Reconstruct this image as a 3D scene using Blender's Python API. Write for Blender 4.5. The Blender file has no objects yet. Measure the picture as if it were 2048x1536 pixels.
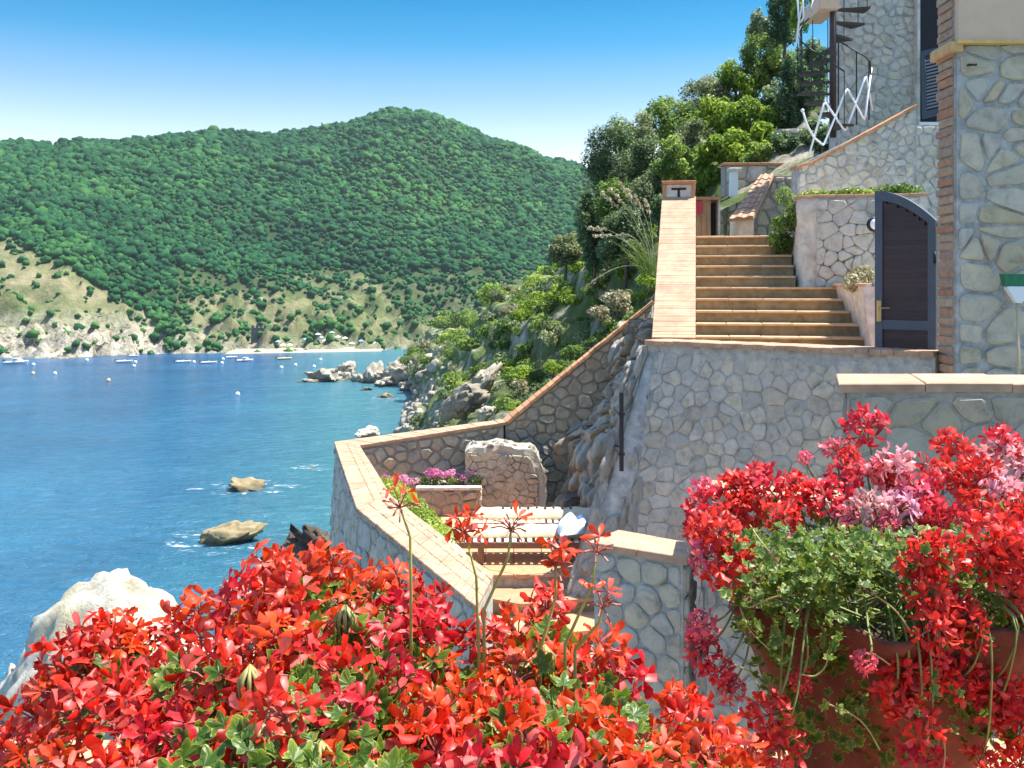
import bpy, math, random
import numpy as np
from mathutils import Vector, Matrix, noise, Quaternion
R = math.radians
random.seed(7)
rng = np.random.default_rng(7)
SC = bpy.context.scene
COL = SC.collection

# ------------------------------------------------------------------ camera, sky, sun, exposure
F = 2010.0; HZ = 576.0; SEA = -24.0
cd = bpy.data.cameras.new('camera'); cam = bpy.data.objects.new('camera', cd); COL.objects.link(cam)
cd.sensor_width = 36.0; cd.lens = 36.0 * F / 2048.0
cam.location = (0, 0, 0); cam.rotation_euler = (R(90), 0, 0)
cd.shift_y = -(768 - HZ) / 2048.0
cd.clip_start = 0.05; cd.clip_end = 9000
SC.camera = cam

SUN_AZ, SUN_EL = 76.0, 66.0          # azimuth from +y towards +x
w = bpy.data.worlds.new('World'); SC.world = w; w.use_nodes = True
nt = w.node_tree; nt.nodes.clear()
o_ = nt.nodes.new('ShaderNodeOutputWorld'); bg = nt.nodes.new('ShaderNodeBackground')
sky = nt.nodes.new('ShaderNodeTexSky'); sky.sky_type = 'NISHITA'; sky.sun_disc = False
sky.sun_elevation = R(SUN_EL); sky.sun_rotation = R(SUN_AZ); sky.altitude = 0
sky.air_density = 1.0; sky.dust_density = 0.4; sky.ozone_density = 3.0
hs = nt.nodes.new('ShaderNodeHueSaturation'); hs.inputs['Saturation'].default_value = 1.35; hs.inputs['Value'].default_value = 1.0
nt.links.new(sky.outputs[0], hs.inputs['Color'])
tc = nt.nodes.new('ShaderNodeTexCoord'); sx_ = nt.nodes.new('ShaderNodeSeparateXYZ'); nt.links.new(tc.outputs['Generated'], sx_.inputs[0])
cr = nt.nodes.new('ShaderNodeValToRGB'); el = cr.color_ramp.elements
while len(el) < 7: el.new(.5)
for e_, (p_, c_) in zip(el, [(0.0, (.74, .58, .45)), (.12, (.66, .53, .43)), (.186, (.30, .36, .385)), (.236, (.066, .275, .335)), (.28, (.001, .22, .30)), (.5, (.40, .56, .62)), (1.0, (.80, .86, .88))]): e_.position = p_; e_.color = (*c_, 1)
nt.links.new(sx_.outputs[2], cr.inputs[0])
mu = nt.nodes.new('ShaderNodeMix'); mu.data_type = 'RGBA'; mu.blend_type = 'MULTIPLY'; mu.inputs[0].default_value = 1
nt.links.new(sky.outputs[0], mu.inputs[6]); nt.links.new(cr.outputs[0], mu.inputs[7])
nt.links.new(mu.outputs[2], bg.inputs[0]); bg.inputs[1].default_value = 0.15
nt.links.new(bg.outputs[0], o_.inputs[0])

sl = bpy.data.lights.new('sun', 'SUN'); sl.energy = 3.4; sl.angle = R(0.53); sl.color = (1.0, 0.955, 0.88)
sun = bpy.data.objects.new('sun', sl); COL.objects.link(sun)
SUND = Vector((math.sin(R(SUN_AZ)) * math.cos(R(SUN_EL)), math.cos(R(SUN_AZ)) * math.cos(R(SUN_EL)), math.sin(R(SUN_EL))))
sun.rotation_euler = SUND.to_track_quat('Z', 'Y').to_euler()
SC.view_settings.view_transform = 'Standard'; SC.view_settings.look = 'None'
SC.view_settings.exposure = 1.75; SC.view_settings.gamma = 1.0
SC.cycles.volume_bounces = 0; SC.cycles.max_bounces = 6; SC.cycles.transparent_max_bounces = 6
SC.cycles.diffuse_bounces = 2; SC.cycles.glossy_bounces = 2; SC.cycles.transmission_bounces = 3

# ------------------------------------------------------------------ helpers
def P(px, py, d):
    return Vector(((px - 1024) / F * d, d, (HZ - py) / F * d))
def PZ(px, py, z):
    d = z * F / (HZ - py)
    return Vector(((px - 1024) / F * d, d, z))
def wloc(o):
    v = Vector((0, 0, 0))
    while o is not None:
        v = v + o.location; o = o.parent
    return v
def link(o, parent=None, label=None, cat=None, group=None, kind=None):
    """o is built in world coordinates (its location already the world place); parents are only translated"""
    COL.objects.link(o)
    if parent is not None:
        o.location = o.location - wloc(parent); o.parent = parent
    if label: o['label'] = label
    if cat: o['category'] = cat
    if group: o['group'] = group
    if kind: o['kind'] = kind
    return o
def empty(name, loc, label, cat, group=None):
    o = bpy.data.objects.new(name, None); o.location = Vector(loc); o.empty_display_size = 0.1
    return link(o, None, label, cat, group)
def copy_tree(o, parent=None):
    c = o.copy(); COL.objects.link(c); c.parent = parent
    for ch in list(o.children): copy_tree(ch, c)
    return c

def np_mesh(name, V, Fc, tint=None, smooth=False, mat=None):
    V = np.asarray(V, dtype=np.float32).reshape(-1, 3); Fc = np.asarray(Fc, dtype=np.int32)
    n, k = Fc.shape
    me = bpy.data.meshes.new(name)
    me.vertices.add(len(V)); me.vertices.foreach_set('co', V.ravel())
    me.loops.add(n * k); me.loops.foreach_set('vertex_index', Fc.ravel())
    me.polygons.add(n); me.polygons.foreach_set('loop_start', np.arange(0, n * k, k, dtype=np.int32))
    try: me.polygons.foreach_set('loop_total', np.full(n, k, dtype=np.int32))
    except Exception: pass
    if tint is not None:
        a = me.attributes.new('tint', 'FLOAT', 'POINT'); a.data.foreach_set('value', np.asarray(tint, dtype=np.float32))
    me.update(calc_edges=True)
    if smooth: me.polygons.foreach_set('use_smooth', np.ones(n, dtype=bool))
    if mat: me.materials.append(mat)
    return me
class MB:
    """collects verts/faces for one mesh"""
    def __init__(s): s.v = []; s.f = []; s.t = []
    def add(s, vs, fs, tint=0.5):
        b = len(s.v); s.v += [tuple(v) for v in vs]; s.f += [tuple(i + b for i in f) for f in fs]; s.t += [tint] * len(vs)
    def hexa(s, b4, t4, chamfer=0.0):
        b4 = [Vector(v) for v in b4]; t4 = [Vector(v) for v in t4]
        if chamfer <= 0:
            s.add(b4 + t4, [(3, 2, 1, 0), (4, 5, 6, 7)] + [(i, (i + 1) % 4, 4 + (i + 1) % 4, 4 + i) for i in range(4)])
        else:
            c = sum(t4, Vector()) / 4
            side = [t + (b - t).normalized() * chamfer for b, t in zip(b4, t4)]
            top = [t + (c - t).normalized() * chamfer * 1.2 for t in t4]
            vs = b4 + side + top
            fs = [(8, 9, 10, 11), (3, 2, 1, 0)]
            for i in range(4):
                j = (i + 1) % 4
                fs += [(i, j, 4 + j, 4 + i), (4 + i, 4 + j, 8 + j, 8 + i)]
            s.add(vs, fs)
    def box(s, x0, x1, y0, y1, z0, z1, chamfer=0.0):
        s.hexa([(x0, y0, z0), (x1, y0, z0), (x1, y1, z0), (x0, y1, z0)], [(x0, y0, z1), (x1, y0, z1), (x1, y1, z1), (x0, y1, z1)], chamfer)
    def tube(s, pts, rad, n=6, tint=0.5, cap=True):
        pts = [Vector(p) for p in pts]
        if not hasattr(rad, '__len__'): rad = [rad] * len(pts)
        vs = []; fs = []
        up = None
        for i, p in enumerate(pts):
            a = pts[max(i - 1, 0)]; b = pts[min(i + 1, len(pts) - 1)]
            t = (b - a).normalized()
            if up is None:
                up = t.orthogonal().normalized()
            up = (up - t * up.dot(t)).normalized()
            sd = t.cross(up)
            for k in range(n):
                an = 2 * math.pi * k / n
                vs.append(p + (up * math.cos(an) + sd * math.sin(an)) * rad[i])
        for i in range(len(pts) - 1):
            for k in range(n):
                k2 = (k + 1) % n
                fs.append((i * n + k, i * n + k2, (i + 1) * n + k2, (i + 1) * n + k))
        if cap:
            fs.append(tuple(range(n - 1, -1, -1))); m = (len(pts) - 1) * n; fs.append(tuple(range(m, m + n)))
        s.add(vs, fs, tint)
    def lathe(s, c, prof, n=24, wob=None):
        vs = []; fs = []
        for r, z in prof:
            for k in range(n):
                a = 2 * math.pi * k / n
                rr = r * (wob(a, z) if wob else 1)
                vs.append((c[0] + rr * math.cos(a), c[1] + rr * math.sin(a), c[2] + z))
        for i in range(len(prof) - 1):
            for k in range(n):
                k2 = (k + 1) % n
                fs.append((i * n + k, i * n + k2, (i + 1) * n + k2, (i + 1) * n + k))
        s.add(vs, fs)
    def mesh(s, name, mat, smooth=False, origin=None):
        o = Vector(origin) if origin is not None else Vector((0, 0, 0))
        me = bpy.data.meshes.new(name)
        me.from_pydata([(v[0] - o[0], v[1] - o[1], v[2] - o[2]) for v in s.v], [], s.f)
        a = me.attributes.new('tint', 'FLOAT', 'POINT'); a.data.foreach_set('value', s.t)
        if smooth: me.polygons.foreach_set('use_smooth', [True] * len(me.polygons))
        me.materials.append(mat); me.update()
        return me
    def build(s, name, mat, parent=None, smooth=False, label=None, cat=None, group=None, kind=None, origin='auto'):
        if isinstance(origin, str):
            a = np.array(s.v); origin = Vector(((a[:, 0].min() + a[:, 0].max()) / 2, (a[:, 1].min() + a[:, 1].max()) / 2, a[:, 2].min()))
        o = bpy.data.objects.new(name, s.mesh(name, mat, smooth, origin)); o.location = origin
        return link(o, parent, label, cat, group, kind)

# ------------------------------------------------------------------ materials
def nodes(name):
    m = bpy.data.materials.new(name); m.use_nodes = True
    t = m.node_tree; b = t.nodes['Principled BSDF']; out = t.nodes['Material Output']
    return m, t, b, out
def ramp(t, stops, fac):
    r = t.nodes.new('ShaderNodeValToRGB')
    e = r.color_ramp.elements
    while len(e) < len(stops): e.new(0.5)
    for el, (p, c) in zip(e, stops): el.position = p; el.color = (*c, 1)
    t.links.new(fac, r.inputs[0]); return r.outputs[0]
def texnoise(t, scale, detail=5, rough=0.6, vec=None, dist=0.0):
    n = t.nodes.new('ShaderNodeTexNoise'); n.inputs['Scale'].default_value = scale
    n.inputs['Detail'].default_value = detail; n.inputs['Roughness'].default_value = rough; n.inputs['Distortion'].default_value = dist
    if vec is not None: t.links.new(vec, n.inputs['Vector'])
    return n.outputs[0]
def pos(t, scale=None):
    g = t.nodes.new('ShaderNodeNewGeometry').outputs['Position']
    if scale:
        mp = t.nodes.new('ShaderNodeVectorMath'); mp.operation = 'MULTIPLY'; mp.inputs[1].default_value = scale
        t.links.new(g, mp.inputs[0]); return mp.outputs[0]
    return g
def mixc(t, a, b, fac, mode='MIX'):
    m = t.nodes.new('ShaderNodeMix'); m.data_type = 'RGBA'; m.blend_type = mode
    for s, v in ((m.inputs[6], a), (m.inputs[7], b), (m.inputs[0], fac)):
        if hasattr(v, 'is_linked') or hasattr(v, 'links'): t.links.new(v, s)
        elif isinstance(v, (tuple, list)): s.default_value = (*v, 1)
        else: s.default_value = v
    return m.outputs[2]
def bump(t, b, h, strength=0.4, dist=0.02):
    n = t.nodes.new('ShaderNodeBump'); n.inputs['Strength'].default_value = strength; n.inputs['Distance'].default_value = dist
    t.links.new(h, n.inputs['Height']); t.links.new(n.outputs[0], b.inputs['Normal']); return n
def math_(t, op, a, b=0.0):
    n = t.nodes.new('ShaderNodeMath'); n.operation = op
    for s, v in ((n.inputs[0], a), (n.inputs[1], b)):
        if isinstance(v, (int, float)): s.default_value = v
        else: t.links.new(v, s)
    return n.outputs[0]
def maprange(t, v, a, b, c=0.0, d=1.0):
    n = t.nodes.new('ShaderNodeMapRange'); t.links.new(v, n.inputs[0])
    for i, x in enumerate((a, b, c, d)): n.inputs[1 + i].default_value = x
    return n.outputs[0]
def simple(name, col, rough=0.6, metal=0.0, var=0.0, scale=20.0, bmp=0.0, bscale=60.0, rand=0.0, scl=None, spec=None):
    m, t, b, out = nodes(name)
    b.inputs['Roughness'].default_value = rough; b.inputs['Metallic'].default_value = metal
    if spec is not None: b.inputs['Specular IOR Level'].default_value = spec
    c = None
    if var > 0:
        n = texnoise(t, scale, 6, 0.65, pos(t, scl))
        lo = tuple(max(0, x * (1 - var)) for x in col); hi = tuple(min(1, x * (1 + var)) for x in col)
        c = ramp(t, [(0.3, lo), (0.7, hi)], n)
    if rand > 0:
        oi = t.nodes.new('ShaderNodeObjectInfo').outputs['Random']
        mul = ramp(t, [(0, (1 - rand,) * 3), (1, (1 + rand,) * 3)], oi)
        base = c if c is not None else col
        c = mixc(t, base, mul, 1.0, 'MULTIPLY')
    if c is not None: t.links.new(c, b.inputs['Base Color'])
    else: b.inputs['Base Color'].default_value = (*col, 1)
    if bmp > 0: bump(t, b, texnoise(t, bscale, 6, 0.7, pos(t, scl)), bmp, 0.01)
    return m
def stone_mat(name, tones, scale=9.0, bmp=0.5):
    m, t, b, out = nodes(name); b.inputs['Roughness'].default_value = 0.88
    b.inputs['Specular IOR Level'].default_value = 0.25
    oi = t.nodes.new('ShaderNodeObjectInfo').outputs['Random']
    st = [(i / max(1, len(tones) - 1), c) for i, c in enumerate(tones)]
    base = ramp(t, st, oi)
    n = texnoise(t, scale, 8, 0.7, pos(t), 0.4)
    c = mixc(t, base, ramp(t, [(0.25, (0.55, 0.53, 0.5)), (0.5, (1, 1, 1)), (0.75, (1.25, 1.2, 1.08))], n), 1.0, 'MULTIPLY')
    n2 = texnoise(t, scale * 0.6, 4, 0.6, pos(t, (1, 1, 1.3)))
    c = mixc(t, c, (0.36, 0.22, 0.10), ramp(t, [(0.6, (0, 0, 0)), (0.78, (0.55, 0.55, 0.55))], n2))
    t.links.new(c, b.inputs['Base Color'])
    bump(t, b, texnoise(t, scale * 2, 9, 0.8, pos(t)), bmp * 1.6, 0.025)
    return m
def leaf_mat(name, stops, trans=0.45, rough=0.5, spec=0.35):
    m, t, b, out = nodes(name)
    at = t.nodes.new('ShaderNodeAttribute'); at.attribute_name = 'tint'
    oi = t.nodes.new('ShaderNodeObjectInfo').outputs['Random']
    fac = math_(t, 'ADD', at.outputs['Fac'], math_(t, 'MULTIPLY', math_(t, 'SUBTRACT', oi, 0.5), 0.22))
    c = ramp(t, stops, fac)
    t.links.new(c, b.inputs['Base Color']); b.inputs['Roughness'].default_value = rough
    b.inputs['Specular IOR Level'].default_value = spec
    tr = t.nodes.new('ShaderNodeBsdfTranslucent'); t.links.new(c, tr.inputs[0])
    mx = t.nodes.new('ShaderNodeMixShader'); mx.inputs[0].default_value = trans
    t.links.new(b.outputs[0], mx.inputs[1]); t.links.new(tr.outputs[0], mx.inputs[2]); t.links.new(mx.outputs[0], out.inputs[0])
    return m
def petal_mat(name):
    m, t, b, out = nodes(name)
    at = t.nodes.new('ShaderNodeAttribute'); at.attribute_name = 'tint'
    oi = t.nodes.new('ShaderNodeObjectInfo')
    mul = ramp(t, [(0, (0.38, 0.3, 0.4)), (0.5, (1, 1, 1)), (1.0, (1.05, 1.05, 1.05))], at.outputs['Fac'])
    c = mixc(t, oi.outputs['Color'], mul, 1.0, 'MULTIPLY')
    c = mixc(t, c, (0.86, 0.24, 0.20), ramp(t, [(0.62, (0, 0, 0)), (0.98, (0.6, 0.6, 0.6))], at.outputs['Fac']))  # pink-white highlights painted onto the petals with the highest tint
    t.links.new(c, b.inputs['Base Color']); b.inputs['Roughness'].default_value = 0.42
    b.inputs['Specular IOR Level'].default_value = 0.35
    b.inputs['Sheen Weight'].default_value = 0.0; b.inputs['Sheen Roughness'].default_value = 0.4; b.inputs['Sheen Tint'].default_value = (1, 0.75, 0.8, 1)
    tr = t.nodes.new('ShaderNodeBsdfTranslucent'); t.links.new(c, tr.inputs[0])
    mx = t.nodes.new('ShaderNodeMixShader'); mx.inputs[0].default_value = 0.33
    t.links.new(b.outputs[0], mx.inputs[1]); t.links.new(tr.outputs[0], mx.inputs[2]); t.links.new(mx.outputs[0], out.inputs[0])
    return m

M = {}
M['stone'] = stone_mat('wall_stone', [(0.44, 0.41, 0.36), (0.60, 0.52, 0.41), (0.52, 0.48, 0.42), (0.62, 0.54, 0.41), (0.46, 0.40, 0.32), (0.60, 0.56, 0.49)])
M['stone_big'] = stone_mat('pillar_stone', [(0.48, 0.44, 0.37), (0.57, 0.46, 0.30), (0.52, 0.48, 0.41), (0.59, 0.51, 0.37), (0.50, 0.41, 0.27)], 6)
M['stone_warm'] = stone_mat('terrace_stone', [(0.42, 0.35, 0.26), (0.52, 0.43, 0.31), (0.38, 0.33, 0.26), (0.48, 0.42, 0.33), (0.48, 0.37, 0.25)], 8)
M['stone_brown'] = stone_mat('brown_stone', [(0.30, 0.20, 0.14), (0.36, 0.27, 0.20), (0.27, 0.20, 0.15), (0.40, 0.33, 0.26)], 8)
M['mortar'] = simple('mortar', (0.40, 0.39, 0.36), 0.95, var=0.4, scale=9, bmp=0.5, bscale=70)
M['mortar_warm'] = simple('mortar_warm', (0.34, 0.29, 0.23), 0.95, var=0.3, scale=14, bmp=0.5, bscale=70)
M['plaster'] = simple('rough_plaster', (0.58, 0.53, 0.45), 0.9, var=0.34, scale=6, bmp=1.0, bscale=18)
M['beige'] = simple('beige_plaster', (0.68, 0.46, 0.31), 0.85, var=0.06, scale=6, bmp=0.15, bscale=120)
M['brick_cap'] = simple('terracotta_coping', (0.45, 0.27, 0.165), 0.85, var=0.28, scale=5, bmp=0.25, bscale=90, rand=0.10)
M['brick_red'] = simple('red_coping', (0.52, 0.25, 0.12), 0.8, var=0.2, scale=12, bmp=0.3, bscale=90, rand=0.2)
M['quoin'] = stone_mat('quoin_brick', [(0.44, 0.21, 0.12), (0.52, 0.33, 0.20), (0.40, 0.24, 0.17), (0.50, 0.38, 0.25)], 12, 0.4)
M['tile'] = simple('terracotta_tile', (0.52, 0.26, 0.135), 0.7, var=0.15, scale=7, bmp=0.15, bscale=80, rand=0.14)
M['riser'] = simple('step_riser', (0.25, 0.19, 0.105), 0.9, var=0.35, scale=7, bmp=0.4, bscale=40, rand=0.1)
M['tread'] = simple('step_tread', (0.55, 0.35, 0.19), 0.75, var=0.18, scale=8, bmp=0.2, bscale=80, rand=0.12)
M['gatepaint'] = simple('slate_paint', (0.065, 0.078, 0.10), 0.5, var=0.12, scale=8)
M['gatewood'] = simple('dark_boards', (0.045, 0.022, 0.022), 0.6, var=0.3, scale=10, rand=0.2, scl=(1, 1, 6))
M['dark'] = simple('dark_interior', (0.015, 0.012, 0.014), 0.8)
M['iron'] = simple('dark_iron', (0.03, 0.03, 0.035), 0.5, metal=0.6)
M['rustiron'] = simple('brown_iron', (0.07, 0.045, 0.035), 0.6, metal=0.3, var=0.3)
M['whitepaint'] = simple('white_paint', (0.78, 0.79, 0.80), 0.4)
M['brass'] = simple('brass', (0.55, 0.42, 0.2), 0.35, metal=0.9)
M['glass'] = simple('lamp_glass', (0.75, 0.78, 0.8), 0.2)
M['skyblue'] = simple('reflection_blue', (0.10, 0.32, 0.60), 0.8)  # flat blue for the sky mirrored in the house window
M['broomgreen'] = simple('green_bristle', (0.02, 0.16, 0.07), 0.7, var=0.3, scale=80, scl=(1, 1, 0.1))
M['plasticwhite'] = simple('white_plastic', (0.75, 0.77, 0.78), 0.4)
M['handle'] = simple('pine_handle', (0.55, 0.42, 0.24), 0.6)
M['teak'] = simple('lounger_wood', (0.20, 0.09, 0.045), 0.6, var=0.25, scale=12, rand=0.15)
M['cushion'] = simple('cream_cushion', (0.62, 0.50, 0.31), 0.9, var=0.05, scale=6, bmp=0.2, bscale=30)
M['slatwhite'] = simple('white_slat', (0.80, 0.78, 0.70), 0.6)
M['darkslat'] = simple('dark_slat', (0.03, 0.03, 0.035), 0.5)
M['towel'] = simple('pale_blue_towel', (0.50, 0.57, 0.72), 0.95, var=0.08, scale=9, bmp=0.4, bscale=60)
M['towel2'] = simple('mint_towel', (0.62, 0.72, 0.70), 0.95, bmp=0.4, bscale=60)
M['urn'] = simple('urn_terracotta', (0.15, 0.038, 0.020), 0.8, var=0.5, scale=9, bmp=0.3, bscale=60)
M['soil'] = simple('soil', (0.05, 0.035, 0.02), 1.0, var=0.4, scale=30)
M['pot'] = simple('planter_terracotta', (0.42, 0.15, 0.08), 0.7, var=0.2, scale=9)
M['bark'] = simple('bark', (0.13, 0.10, 0.07), 0.95, var=0.4, scale=12, bmp=0.8, bscale=30)
M['stem'] = simple('green_stem', (0.16, 0.20, 0.05), 0.6, var=0.3, scale=30)
M['pedicel'] = simple('pedicel', (0.34, 0.10, 0.07), 0.55, var=0.3, scale=60)
M['straw'] = simple('straw', (0.62, 0.55, 0.36), 0.8, var=0.2, scale=20)
M['boatwhite'] = simple('boat_white', (0.80, 0.80, 0.78), 0.35)
M['boatdark'] = simple('boat_dark', (0.05, 0.06, 0.08), 0.5)
M['boatyellow'] = simple('boat_yellow', (0.75, 0.60, 0.25), 0.4)
M['buoy'] = simple('buoy', (0.82, 0.80, 0.76), 0.4)
M['buoyorange'] = simple('buoy_orange', (0.8, 0.45, 0.2), 0.4)
M['canvasblue'] = simple('blue_canvas', (0.25, 0.45, 0.75), 0.9)
M['canvaswhite'] = simple('white_canvas', (0.80, 0.80, 0.78), 0.9)
M['woodbox'] = simple('cabinet_wood', (0.32, 0.20, 0.10), 0.8, var=0.3, scale=6, scl=(3, 3, 0.5))
M['redcloth'] = simple('red_cloth', (0.55, 0.06, 0.08), 0.9, var=0.2, scale=10)
M['petal'] = petal_mat('petal')
M['leaf_ger'] = leaf_mat('geranium_leaf', [(0.0, (0.03, 0.08, 0.010)), (0.40, (0.09, 0.165, 0.016)), (0.62, (0.20, 0.28, 0.03)), (0.85, (0.38, 0.42, 0.07)), (1.0, (0.60, 0.58, 0.20))], 0.45, 0.4, 0.45)
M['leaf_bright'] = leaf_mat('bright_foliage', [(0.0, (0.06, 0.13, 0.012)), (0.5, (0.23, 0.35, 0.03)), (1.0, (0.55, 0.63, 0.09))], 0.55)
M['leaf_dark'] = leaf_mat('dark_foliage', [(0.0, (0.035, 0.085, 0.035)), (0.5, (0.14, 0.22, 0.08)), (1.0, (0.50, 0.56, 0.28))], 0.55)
M['leaf_grey'] = leaf_mat('grey_foliage', [(0.0, (0.08, 0.11, 0.05)), (0.5, (0.23, 0.28, 0.11)), (1.0, (0.55, 0.56, 0.32))], 0.55)
M['leaf_mid'] = leaf_mat('green_foliage', [(0.0, (0.05, 0.11, 0.02)), (0.5, (0.17, 0.27, 0.045)), (1.0, (0.46, 0.54, 0.13))], 0.55)
M['leaf_lime'] = leaf_mat('lime_succulent', [(0.0, (0.10, 0.16, 0.02)), (0.5, (0.28, 0.38, 0.04)), (1.0, (0.50, 0.56, 0.12))], 0.35)
M['leaf_straw'] = leaf_mat('dry_foliage', [(0.0, (0.16, 0.14, 0.07)), (0.5, (0.36, 0.33, 0.18)), (1.0, (0.62, 0.56, 0.36))], 0.35)
M['leaf_pink'] = leaf_mat('pink_blossom', [(0.0, (0.5, 0.10, 0.25)), (0.5, (0.75, 0.25, 0.45)), (1.0, (0.85, 0.6, 0.7))], 0.4)
M['forest'] = leaf_mat('forest_canopy', [(0.0, (0.005, 0.030, 0.013)), (0.5, (0.013, 0.072, 0.026)), (1.0, (0.055, 0.145, 0.032))], 0.0, 0.9, 0.1)
def rock_mat(name, lo, mid, hi, scale=0.6, bmp=0.8, scl=None, stain=None, bdist=0.1):
    m, t, b, out = nodes(name); b.inputs['Roughness'].default_value = 0.92; b.inputs['Specular IOR Level'].default_value = 0.2
    p = pos(t, scl)
    c = ramp(t, [(0.28, lo), (0.5, mid), (0.72, hi)], texnoise(t, scale, 9, 0.68, p, 0.6))
    if stain: c = mixc(t, c, stain, ramp(t, [(0.55, (0, 0, 0)), (0.7, (0.8, 0.8, 0.8))], texnoise(t, scale * 0.5, 4, 0.6, p)))
    sp3 = t.nodes.new('ShaderNodeSeparateXYZ'); t.links.new(pos(t), sp3.inputs[0])
    wet = maprange(t, math_(t, 'ADD', sp3.outputs[2], texnoise(t, .8, 4, .6, pos(t))), SEA + .7, SEA + 1.4, .75, 0.0)
    c = mixc(t, c, (0.045, 0.04, 0.025), wet)
    t.links.new(c, b.inputs['Base Color'])
    bump(t, b, texnoise(t, scale * 4, 9, 0.75, p, 0.5), bmp, bdist)
    return m
M['rock'] = rock_mat('coast_rock', (0.16, 0.14, 0.11), (0.34, 0.30, 0.23), (0.50, 0.45, 0.35), 0.5, 1.0)
M['rock_pale'] = rock_mat('pale_rock', (0.30, 0.26, 0.17), (0.60, 0.55, 0.44), (0.70, 0.66, 0.56), 0.9, 1.0, stain=(0.45, 0.38, 0.20), bdist=.12)
M['rock_grey'] = rock_mat('grey_rock', (0.18, 0.17, 0.15), (0.42, 0.39, 0.33), (0.57, 0.52, 0.43), 1.3, 1.0, scl=(1, 1, 0.45), stain=(0.30, 0.23, 0.14), bdist=0.06)
M['rock_streak'] = rock_mat('streaked_rock', (0.26, 0.25, 0.22), (0.46, 0.43, 0.37), (0.57, 0.53, 0.45), 5.0, 1.0, scl=(1, 1, 0.3), stain=(0.34, 0.28, 0.18), bdist=0.05)
M['rock_wet'] = rock_mat('sea_rock', (0.14, 0.11, 0.06), (0.28, 0.22, 0.12), (0.40, 0.33, 0.20), 0.7, 1.0)

# ------------------------------------------------------------------ sea
m, t, b, out = nodes('sea_water')
p = pos(t)
big = texnoise(t, 0.012, 4, 0.55, pos(t, (1, 0.45, 1)))
mid_ = texnoise(t, 0.05, 4, 0.6, pos(t, (0.6, 1, 1)))
c = ramp(t, [(0.36, (0.011, 0.050, 0.120)), (0.5, (0.020, 0.092, 0.185)), (0.64, (0.038, 0.155, 0.260))], math_(t, 'ADD', math_(t, 'MULTIPLY', big, 0.75), math_(t, 'MULTIPLY', mid_, 0.25)))
sep = t.nodes.new('ShaderNodeSeparateXYZ'); t.links.new(p, sep.inputs[0])
near = maprange(t, sep.outputs[1], 60, 330, 0.55, 0.0)
c = mixc(t, c, (0.028, 0.118, 0.180), near)
cx = math_(t, 'ADD', sep.outputs[0], math_(t, 'MULTIPLY', sep.outputs[1], 0.19))
shore = maprange(t, math_(t, 'ADD', cx, math_(t, 'MULTIPLY', mid_, 10)), -14, 8, 0.0, 0.7)
c = mixc(t, c, (0.050, 0.185, 0.205), shore)
t.links.new(c, b.inputs['Base Color']); b.inputs['Roughness'].default_value = 0.22; b.inputs['IOR'].default_value = 1.33
b.inputs['Specular IOR Level'].default_value = 0.35
h1 = texnoise(t, 0.55, 5, 0.65, pos(t, (0.55, 1, 1)), 0.3)
h2 = texnoise(t, 0.12, 3, 0.5, pos(t, (0.5, 1, 1)))
bump(t, b, math_(t, 'ADD', h1, math_(t, 'MULTIPLY', h2, 1.6)), 1.0, 1.3)
M['sea'] = m
mb = MB(); mb.add([(-4000, -300, SEA), (4000, -300, SEA), (4000, 6000, SEA), (-4000, 6000, SEA)], [(0, 1, 2, 3)])
mb.build('sea', M['sea'], kind='structure', label='calm blue bay water with small ripples', origin=(0, 0, SEA))

# ------------------------------------------------------------------ far hill across the bay
SKY = [(-500, 300), (-200, 285), (0, 270), (60, 268), (100, 274), (170, 265), (230, 264), (300, 260), (420, 254), (540, 261), (640, 250), (690, 238), (740, 219), (790, 213), (850, 224), (900, 242), (960, 264), (1020, 282), (1080, 302), (1140, 320), (1250, 350), (1500, 420), (1900, 500), (2400, 540)]
SHO = [(-500, 722), (0, 716), (120, 718), (260, 711), (330, 708), (500, 706), (720, 702), (850, 700), (1100, 690), (1500, 680), (2400, 660)]
RDG = [(-500, 620), (0, 640), (400, 720), (790, 860), (1100, 800), (1500, 760), (2400, 800)]
def lerp(tab, x):
    return float(np.interp(x, [a for a, _ in tab], [b for _, b in tab]))
def hill_pt(px, tt, nz=True):
    ysk, ysh, dr = lerp(SKY, px), lerp(SHO, px), lerp(RDG, px)
    ds = -SEA * F / (ysh - HZ)
    d = ds + (dr - ds) * tt
    zr = (HZ - ysk) / F * dr - 6
    prof = 0.30 * tt + 0.70 * tt * tt * (3 - 2 * tt) if tt < 1 else 1 - 0.9 * (tt - 1)
    if tt < 0.06: prof += 0.02 * math.sin(tt / 0.06 * math.pi)
    z = SEA - 1.5 + (zr - SEA + 1.5) * prof
    x = (px - 1024) / F * d
    if nz:
        env = min(1, tt * 4) * max(0.0, min(1.0, (1.15 - tt) * 3))
        z += 18 * env * (noise.noise(Vector((x / 130, d / 200, 1.3)))) * (1 - tt * 0.6)
        z += 6 * env * noise.noise(Vector((x / 45, d / 60, 4.3)))
        if tt < 0.35:
            k = max(0, 1 - tt / 0.35); lw = min(1, tt / 0.02)
            z += k * lw * (11.0 * noise.fractal(Vector((x / 16, d / 12, 7)), 0.75, 2.0, 7) + 3 * abs(noise.noise(Vector((x / 9, d / 7, 3)))))
    return Vector((x, d, z))
HT = []
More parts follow.
